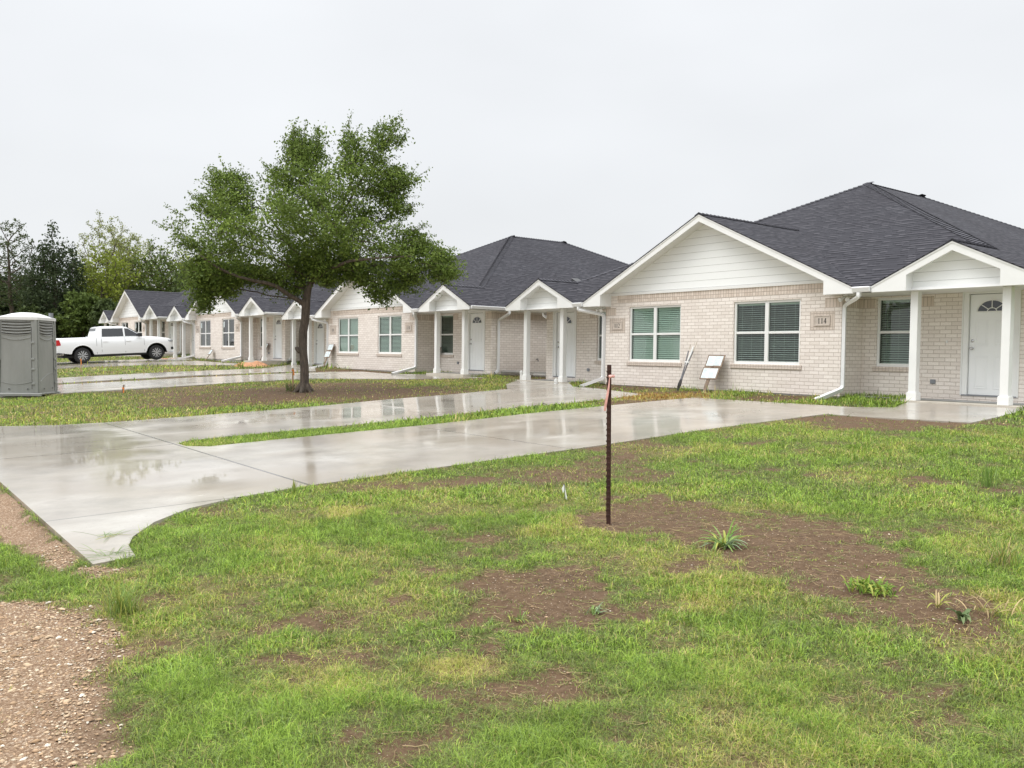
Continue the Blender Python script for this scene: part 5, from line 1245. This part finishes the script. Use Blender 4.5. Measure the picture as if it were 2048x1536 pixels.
# (x, y) along the edge of the wood
def at(u, depth):     # a spot seen u pixels across at this depth
    d = cf + cr * ((u - 1024) / 1703.8); return d.x * depth, d.y * depth
TR = [  # px, depth, top px, width px, colour, kw, label
 (22, 80, 452, 95, SG, dict(bare=True, size=.17, per=16, crown0=.30, trunk_r=.20, lean=1.2), 'dark half bare tree with open twisting limbs at the far left edge'),
 (-15, 88, 560, 190, DG, dict(per=10), 'dark green tree low at the left edge behind the portable toilet'),
 (55, 92, 560, 120, DG, dict(per=10), 'dark green tree between the half bare tree and the round cedar'),
 (112, 76, 482, 150, DG, dict(size=.24, per=22, dens=1.6, shape='cone', crown0=.03), 'tall dark cedar rising behind the portable toilet roof'),
 (215, 84, 438, 120, PG, dict(bare=True, size=.17, per=13, crown0=.35, trunk_r=.15), 'tall thin-leaved pale tree whose top stands above the rest'),
 (205, 80, 515, 125, YG, dict(per=11, size=.26), 'yellow green tree right beside the dark cedar'),
 (262, 86, 500, 120, YG, dict(per=9, size=.26, bare=False, dens=.8), 'bright yellow green tree above the farthest roof'),
 (268, 90, 468, 110, PG, dict(bare=True, size=.17, per=13, crown0=.4, trunk_r=.13), 'airy pale tree leaning right behind the yellow green trees'),
 (165, 74, 600, 90, MG, dict(per=11), 'low bushy tree behind the cab of the white pickup'),
 (225, 73, 608, 80, SG, dict(per=11), 'low dark bushy tree just left of the farthest house'),
 (325, 84, 512, 120, MG, dict(per=11, size=.26), 'mid green tree behind the farthest house roof'),
 (372, 86, 520, 120, YG, dict(per=10, size=.26), 'light green tree just left of the oak crown'),
 (410, 80, 540, 120, SG, dict(per=12), 'dark tree partly hidden by the left side of the oak crown'),
 (470, 84, 535, 130, MG, dict(per=11), 'green tree behind the lower left of the oak crown'),
 (540, 88, 548, 130, SG, dict(per=11), 'dark tree behind the middle of the oak crown'),
 (610, 92, 555, 120, MG, dict(per=10), 'green tree behind the oak trunk top'),
 (95, 74, 625, 110, SG, dict(per=11), 'low dark bush under the cedar, above the pickup bed'),
]
for k_, (u, dp, tp, wpx, colr, kw, lb) in enumerate(TR):
    x, y = at(u, dp); zt = 1.55 + (-(tp - (704.8 - .012 * (1024 - u))) / 1703.8) * dp
    wild_tree(x, y, (zt - g1(x, y)) * (1.0 if kw.get('bare') else 1.10), wpx / 1703.8 * dp, lb, colr, seed=k_, **kw)
rng = np.random.default_rng(99)
# undergrowth closing the foot of the wood
n = 5200; u = rng.uniform(-260, 760, n); dp = rng.uniform(86, 97, n)
D = np.array(cf)[None] + np.array(cr)[None] * ((u - 1024) / 1703.8)[:, None]
P = D * dp[:, None]; P[:, 2] = gz(P[:, 0], P[:, 1]) + rng.uniform(0, 1, n) ** .8 * (5.0 + 2.0 * vnoise(u / 60, u * 0))
V, F, C = leaves(P, 9, .45, .42, (.040, .058, .022), (.4, .35, .3), .7)
tag(np_mesh('undergrowth', V, F, C, 'leaf'), 'dark undergrowth filling the foot of the wood behind the houses', 'undergrowth', kind='stuff')

# ------------------------------------------------------------------ grass
fwd2 = np.array([cf.x, cf.y]); rt2 = np.array([cr.x, cr.y])
HB_ = [(-13.797, 16.591), (-30.929, 16.355), (-46.604, 15.563), (-63.08, 15.287)]
def in_house(x, y):
    k_ = np.zeros(x.shape, bool)
    for hx, hy in HB_:
        lx, ly = x - hx, y - hy
        k_ |= (np.abs(lx) < 7.24) & (ly > YR); k_ |= (np.abs(lx) < 3.65) & (ly > YW - .01); k_ |= (np.abs(lx) > 4.98) & (np.abs(lx) < 7.38) & (ly > 0)
    return k_
def scatter(n, d0, d1, gamma=1.0):
    """points in the camera's ground wedge between two distances, uniform per area"""
    d = np.sqrt(rng.uniform(d0 ** 2, d1 ** 2, n)); th = rng.uniform(-.66, .66, n)
    dx = np.tan(th); dirs = fwd2[None] * np.cos(th)[:, None] + rt2[None] * np.sin(th)[:, None]
    return dirs[:, 0] * d, dirs[:, 1] * d
def blades(x, y, cov, dry, hmean, wid, lie, kk=1.0, tall=None):
    n = len(x); z = gh(x, y) - .004
    # length, direction
    L_ = hmean * rng.lognormal(0, .38, n); 
    if tall is not None: L_ = L_ * tall
    az = rng.uniform(0, math.tau, n); inc = np.clip(rng.normal(lie, .30, n), .1, 1.5)    # inclination from vertical
    dh = np.stack([np.cos(az), np.sin(az)], 1); nrm = np.stack([-np.sin(az), np.cos(az)], 1)
    tw = rng.normal(0, .7, n); nrm = nrm * np.cos(tw)[:, None]; nz_ = np.sin(tw) * .6
    p0 = np.stack([x, y, z], 1)
    m1 = p0 + np.concatenate([dh * (L_ * .5 * np.sin(inc * .7))[:, None], (L_ * .5 * np.cos(inc * .7))[:, None]], 1)
    m2 = m1 + np.concatenate([dh * (L_ * .5 * np.sin(np.minimum(inc * 1.5, 1.9)))[:, None], (L_ * .5 * np.cos(np.minimum(inc * 1.5, 1.9)))[:, None]], 1)
    wv = np.concatenate([nrm, nz_[:, None]], 1) * (wid * rng.uniform(.6, 1.3, n) / 2)[:, None]
    V = np.stack([p0 - wv * .8, p0 + wv * .8, m1 + wv, m2, m1 - wv], 1).reshape(-1, 3)
    o = np.arange(n)[:, None] * 5
    F = np.concatenate([o + np.array([[0, 1, 2, 4]]), ], 0); F3 = o + np.array([[4, 2, 3, 3]])
    # tone
    g = np.array([.248, .355, .062]); yel = np.array([.42, .46, .09]); tan = np.array([.50, .40, .18]); dk = np.array([.075, .135, .020]); blu = np.array([.21, .29, .10])
    big = fbm(x * 1.3 + 50, y * 1.3, 3)[:, None]; r1 = rng.random((n, 1)); r2_ = rng.random((n, 1))
    c = g * (.90 + .50 * big) 
    thin = np.clip(1 - cov, 0, 1)[:, None]
    c = np.where(r1 < .16, dk, c); c = np.where((r1 > .16) & (r1 < .30 + .25 * thin), blu, c)
    c = np.where(rng.random((n, 1)) < np.clip(thin * 1.3, 0, .75), np.array([.20, .235, .085]), c)
    pd = np.clip(.03 + dry * .80 + thin[:, 0] * .14, 0, .92)[:, None]
    c = np.where(r2_ < pd * .50, tan, np.where(r2_ < pd, yel, c))
    c = np.where((dry[:, None] > .86) & (x[:, None] < -11) & (rng.random((n, 1)) < .75), np.array([.40, .25, .085]), c)
    c = c * rng.uniform(.7, 1.3, (n, 1)) * (.70 + .66 * fbm(x * 11 + 3, y * 11 + 7, 3))[:, None]
    return V, F, F3, np.repeat(c, 5, 0)
def grass_layer(name, n, d0, d1, hmean, wid, lie, thr):
    x, y = scatter(n, d0, d1); inside = np.zeros(n, bool)
    for P in SLABS: inside |= inpoly(x, y, P)
    k_ = ~inside & ~in_house(x, y) & (x > -66) & (y > -1)
    x, y = x[k_], y[k_]
    cov, dry, gr = masks(x, y)
    # no-slab edge fringe kept; thin out by cover
    clump = fbm(x * 9 + 3, y * 9 + 1, 3)
    pk = rng.random(len(x)) < np.clip(cov * 1.15 - .08 + (clump - .5) * .7, 0, 1) ** 1.5
    x, y, cov, dry, clump = x[pk], y[pk], cov[pk], dry[pk], clump[pk]
    tall = .55 + .75 * cov + (clump - .5) * .9
    tall = tall * np.where((y > 15.2) & (cov > .5), 1.5, 1)
    V, F, F3, C = blades(x, y, cov, dry, hmean, wid, lie, tall=np.clip(tall, .35, 2))
    print(name, len(x))
    o = np_mesh(name, V, np.concatenate([F, ], 0), C, 'blade')
    return V, F, F3, C
# build all layers as ONE object
VS, FS, TS, CS = [], [], [], []; off = 0
for (n, d0, d1, hm, wd, lie) in ((700000, 1.6, 4.2, .034, .0019, .95), (640000, 4.2, 8.0, .034, .0034, .85), (680000, 8.0, 15, .038, .0062, .80), (430000, 15, 32, .055, .018, .65), (160000, 32, 66, .08, .045, .55)):
    x, y = scatter(n, d0, d1); inside = np.zeros(n, bool)
    for P in SLABS: inside |= inpoly(x, y, P)
    k_ = ~inside & ~in_house(x, y) & (x > -75) & (y > -1.5) & (x < 1.5)
    x, y = x[k_], y[k_]; cov, dry, gr = masks(x, y); clump = fbm(x * 9 + 3, y * 9 + 1, 3)
    pk = rng.random(len(x)) < np.clip(cov * 1.12 - .06 + (clump - .5) * .6, 0, 1) ** 1.4
    x, y, cov, dry, clump = x[pk], y[pk], cov[pk], dry[pk], clump[pk]
    tall = (.38 + .85 * cov + (clump - .5) * 1.0) * np.where((y > 15.6) & (cov > .5), 1.35, 1)
    V, F, F3, C = blades(x, y, cov, dry, hm, wd, lie, tall=np.clip(tall, .35, 2.2))
    VS.append(V); FS.append(F + off); TS.append(F3[:, :3] + off); CS.append(C); off += len(V)
    print('grass', d0, len(x))
V = np.concatenate(VS); Q = np.concatenate(FS); T = np.concatenate(TS); C = np.concatenate(CS)
me = bpy.data.meshes.new('grass'); me.vertices.add(len(V)); me.vertices.foreach_set('co', V.astype(np.float32).ravel())
me.loops.add(Q.size + T.size); me.loops.foreach_set('vertex_index', np.concatenate([Q.ravel(), T.ravel()]).astype(np.int32))
me.polygons.add(len(Q) + len(T)); me.polygons.foreach_set('loop_start', np.concatenate([np.arange(len(Q)) * 4, len(Q) * 4 + np.arange(len(T)) * 3]).astype(np.int32))
me.polygons.foreach_set('loop_total', np.concatenate([np.full(len(Q), 4), np.full(len(T), 3)]).astype(np.int32)); me.update()
ca = me.color_attributes.new('col', 'FLOAT_COLOR', 'POINT'); ca.data.foreach_set('color', np.concatenate([C, np.ones((len(C), 1))], 1).astype(np.float32).ravel())
me.materials.append(MAT['blade']); go = bpy.data.objects.new('grass', me); col.objects.link(go)
tag(go, 'short patchy green lawn grass with thin and dry spots', 'grass', kind='stuff')
del V, Q, T, C, VS, FS, TS, CS

# pebbles on the gravel shoulder and grit on the soil
def pebbles():
    n = 170000; x, y = scatter(n, 1.6, 7.5); cov, dry, gr = masks(x, y)
    ins_ = inpoly(x, y, DRIVE_A)
    k_ = ~ins_ & (rng.random(n) < np.where(gr > .35, gr, 0)); x, y = x[k_], y[k_]; s = .0040 * rng.lognormal(0, .50, len(x))
    xs, ys = scatter(30000, 2, 9); c2, _, g2 = masks(xs, ys); ins_ = inpoly(xs, ys, DRIVE_A)
    k2 = ~ins_ & (rng.random(30000) < np.clip(.55 - c2, 0, 1) * .8) & (g2 < .3); xs, ys = xs[k2], ys[k2]; s2 = .0032 * rng.lognormal(0, .4, len(xs))
    xb, yb = scatter(900, 1.8, 4.5); _, _, g3 = masks(xb, yb); kb = (g3 > .15) & ~inpoly(xb, yb, DRIVE_A) & (rng.random(900) < .5); xb, yb = xb[kb], yb[kb]; s3 = .0095 * rng.lognormal(0, .35, len(xb))
    x = np.concatenate([x, xs, xb]); y = np.concatenate([y, ys, yb]); s = np.concatenate([s, s2, s3]); n = len(x)
    ico = np.array([(1, 0, 0), (-1, 0, 0), (0, 1, 0), (0, -1, 0), (0, 0, 1), (0, 0, -1), (.62, .62, .45), (-.62, .62, .45), (-.62, -.62, .45), (.62, -.62, .45)])
    fc = np.array([(4, 6, 7), (4, 7, 8), (4, 8, 9), (4, 9, 6), (0, 2, 6), (2, 1, 7), (1, 3, 8), (3, 0, 9), (6, 2, 7), (7, 1, 8), (8, 3, 9), (9, 0, 6)])
    P = ico[None] * rng.uniform(.65, 1.3, (n, 10, 1)); sc_ = np.stack([rng.uniform(.8, 1.5, n), rng.uniform(.7, 1.1, n), rng.uniform(.4, .7, n)], 1)
    P = P * sc_[:, None] * s[:, None, None]; a = rng.uniform(0, math.tau, n); ca_, sa = np.cos(a)[:, None], np.sin(a)[:, None]
    P = np.stack([P[..., 0] * ca_ - P[..., 1] * sa, P[..., 0] * sa + P[..., 1] * ca_, P[..., 2]], -1) + np.stack([x, y, gh(x, y) + .004 + s * .15], 1)[:, None]
    pal = np.array([(.42, .29, .18), (.52, .39, .26), (.33, .22, .13), (.62, .52, .39), (.66, .60, .50), (.28, .19, .12), (.48, .33, .21)])
    c = pal[rng.choice(7, n, p=[.22, .25, .12, .13, .06, .08, .14])] * rng.uniform(.8, 1.15, (n, 1))
    F = (fc[None] + (np.arange(n) * 10)[:, None, None]).reshape(-1, 3)
    tag(np_mesh('gravel', P.reshape(-1, 3), F, np.repeat(c, 10, 0), 'stonev'), 'loose tan pebbles and grit on the road shoulder and bare soil', 'gravel', kind='stuff')
    print('pebbles', n)
pebbles()
# dead runners and twigs lying on the bare soil
def runners():
    mb_v, mb_f, mb_c = [], [], []; off = 0; x, y = scatter(12000, 2.0, 8.0); cov, dry, gr = masks(x, y)
    k_ = (cov < .75) & (gr < .2) & ~inpoly(x, y, DRIVE_A); x, y = x[k_], y[k_]
    for X, Y in zip(x[:4200], y[:4200]):
        n = random.randint(3, 6); a = random.uniform(0, math.tau); L_ = random.uniform(.012, .03); p = [(X, Y)]
        for q_ in range(n): a += random.gauss(0, .45); p.append((p[-1][0] + math.cos(a) * L_, p[-1][1] + math.sin(a) * L_))
        p = np.array(p); z = gh(p[:, 0], p[:, 1]) + .004 + np.abs(rng.normal(0, .003, len(p))); w_ = .0006 + .0007 * random.random()
        d = np.gradient(p, axis=0); nn = np.stack([-d[:, 1], d[:, 0]], 1); nn /= np.linalg.norm(nn, axis=1)[:, None] + 1e-9
        A = np.column_stack([p - nn * w_, z]); B = np.column_stack([p, z + w_ * 1.6]); C_ = np.column_stack([p + nn * w_, z])
        V = np.stack([A, B, C_], 1).reshape(-1, 3); m_ = len(p)
        F = np.concatenate([[(3 * i, 3 * i + 1, 3 * i + 4, 3 * i + 3), (3 * i + 1, 3 * i + 2, 3 * i + 5, 3 * i + 4)] for i in range(m_ - 1)]) + off
        c = np.array(random.choice([(.26, .18, .10), (.34, .26, .14), (.15, .10, .055), (.20, .22, .07), (.12, .085, .05)])) * random.uniform(.8, 1.2)
        mb_v.append(V); mb_f.append(F); mb_c.append(np.repeat(c[None], len(V), 0)); off += len(V)
    tag(np_mesh('dead_runners', np.concatenate(mb_v), np.concatenate(mb_f), np.concatenate(mb_c), 'stonev'), 'dry grass runners crisscrossing the bare soil patches', 'dead grass', kind='stuff')
runners()

# ------------------------------------------------------------------ single weeds
def weed(name, x, y, n, L_, wid, inc, cols, label, curl=1.2, seed=0, cat='plant', jit=.03, dz=0):
    r = np.random.default_rng(seed); z = gh1(x, y) + dz; mbv, mbf, mbc = [], [], []; off = 0
    for k_ in range(n):
        a = r.uniform(0, math.tau); i0 = abs(r.normal(inc, .25)); l = L_ * r.uniform(.55, 1.15); seg = 7; p = np.array([r.normal(0, jit), r.normal(0, jit), 0.]); ang = i0 * .4; pts = [p.copy()]
        for q_ in range(seg):
            ang += i0 * curl / seg; p = p + np.array([math.cos(a) * math.sin(ang), math.sin(a) * math.sin(ang), math.cos(ang)]) * l / seg; p[2] = max(p[2], .004); pts.append(p.copy())
        pts = np.array(pts); side = np.array([-math.sin(a), math.cos(a), 0]); ws = wid * np.sin(np.linspace(.5, math.pi, seg + 1)) ** .6
        ws[-1] = 0; c = np.array(cols[r.integers(len(cols))]) * r.uniform(.8, 1.2)
        fold = np.array([0, 0, 1.]) * .35
        A = pts - side * ws[:, None] / 2 + fold * ws[:, None]; B = pts; D_ = pts + side * ws[:, None] / 2 + fold * ws[:, None]
        V = np.stack([A, B, D_], 1).reshape(-1, 3); m_ = seg + 1
        F = np.concatenate([[(3 * i, 3 * i + 1, 3 * i + 4, 3 * i + 3), (3 * i + 1, 3 * i + 2, 3 * i + 5, 3 * i + 4)] for i in range(m_ - 1)]) + off
        mbv.append(V); mbf.append(F); mbc.append(np.repeat(c[None], len(V), 0)); off += len(V)
    o = np_mesh(name, np.concatenate(mbv), np.concatenate(mbf), np.concatenate(mbc), 'blade'); o.location = (x, y, z)
    return tag(o, label, cat)
G1 = (.17, .28, .06); G2 = (.25, .36, .11); G3 = (.12, .21, .05); YL = (.36, .38, .09); TN = (.48, .37, .20); BG = (.28, .37, .22)
weed('grass_tuft', -3.93, 5.08, 60, .23, .015, 1.1, (G1, G2, BG, G2, YL), 'broad bladed grass clump alone on the bare soil right of the rusty post', 1.5, 3, 'grass tuft')
weed('grass_tuft', -5.23, 1.24, 150, .21, .0042, .72, (G2, (.26, .34, .08), YL, (.22, .30, .06)), 'tall fine bladed tuft between the gravel shoulder and the driveway corner', .9, 4, 'grass tuft', .045)
weed('grass_tuft', -3.62, 8.71, 42, .27, .006, .22, (G1, G2, G1), 'narrow upright dark tuft standing out of the lawn on the right', .9, 5, 'grass tuft', .03)
weed('grass_tuft', -2.38, 5.98, 80, .22, .005, .65, (G1, G2, YL, TN), 'wispy half dry tuft near the right edge of the lawn', .9, 6, 'grass tuft', .04)
weed('weed', -2.68, 4.88, 150, .085, .012, .9, ((.22, .34, .05), (.16, .26, .05), YL), 'low bright yellow green weed spreading on the soil on the right', 1.2, 7, 'weed', .065)
weed('weed', -2.26, 4.84, 10, .16, .010, .8, (TN, YL, (.5, .44, .25)), 'withered pale weed in the soil patch on the right', 1.7, 8, 'weed', .006)
weed('weed', -2.08, 4.73, 9, .13, .024, 1.1, ((.12, .17, .07), (.17, .22, .10)), 'broad leaved grey green weed beside the withered one', 1.3, 9, 'weed', .008)
weed('weed', -2.02, 4.95, 30, .14, .008, .9, (TN, YL, TN), 'straw coloured dried clump at the right edge', 1.4, 12, 'weed', .05)
weed('weed', -7.53, 11.64, 26, .20, .007, .9, (YL, TN, G2), 'small yellowing weed on the bare soil beside the walkway corner', 1.3, 10, 'weed', .05)
weed('weed', -3.51, 3.36, 22, .085, .007, 1.0, (G2, BG), 'small blue green weed on the round bare patch in front', 1.3, 11, 'weed', .02)
weed('weed', -3.69, 2.94, 14, .10, .006, 1.0, (YL, G2), 'thin yellow weed at the near rim of the round bare patch', 1.4, 13, 'weed', .02)
weed('weed', -3.43, 2.88, 12, .09, .006, .9, (YL, YL, G2), 'pale star shaped sprig right of the thin yellow weed', 1.4, 14, 'weed', .02)
weed('weed', -22.4, 9.75, 60, .30, .012, .6, (G3, (.10, .12, .05), (.14, .10, .06)), 'dark suckers sprouting between the stake and the oak trunk', .9, 15, 'weed', .10)
weed('weed', -38.3, 14.2, 26, .40, .03, .5, (YL, (.25, .36, .08)), 'light green weed in the lawn in front of the clay pile', .9, 16, 'weed', .06)
weed('grass_runners', -6.62, 1.50, 24, .30, .0045, 3.5, (G1, G3, (.22, .26, .09)), 'straggling grass runners spread over the near corner of the driveway', .08, 21, 'grass', .06, .056)
weed('grass_runners', -7.25, 1.62, 14, .24, .0045, 3.5, (G1, G3, YL), 'short sprawl of grass runners over the front edge of the driveway', .08, 22, 'grass', .04, .056)
weed('weed', -8.20, 3.6, 12, .16, .008, .25, (G2, YL, G2), 'upright grass sprig beside the driveway at its second joint', .9, 23, 'weed', .008)
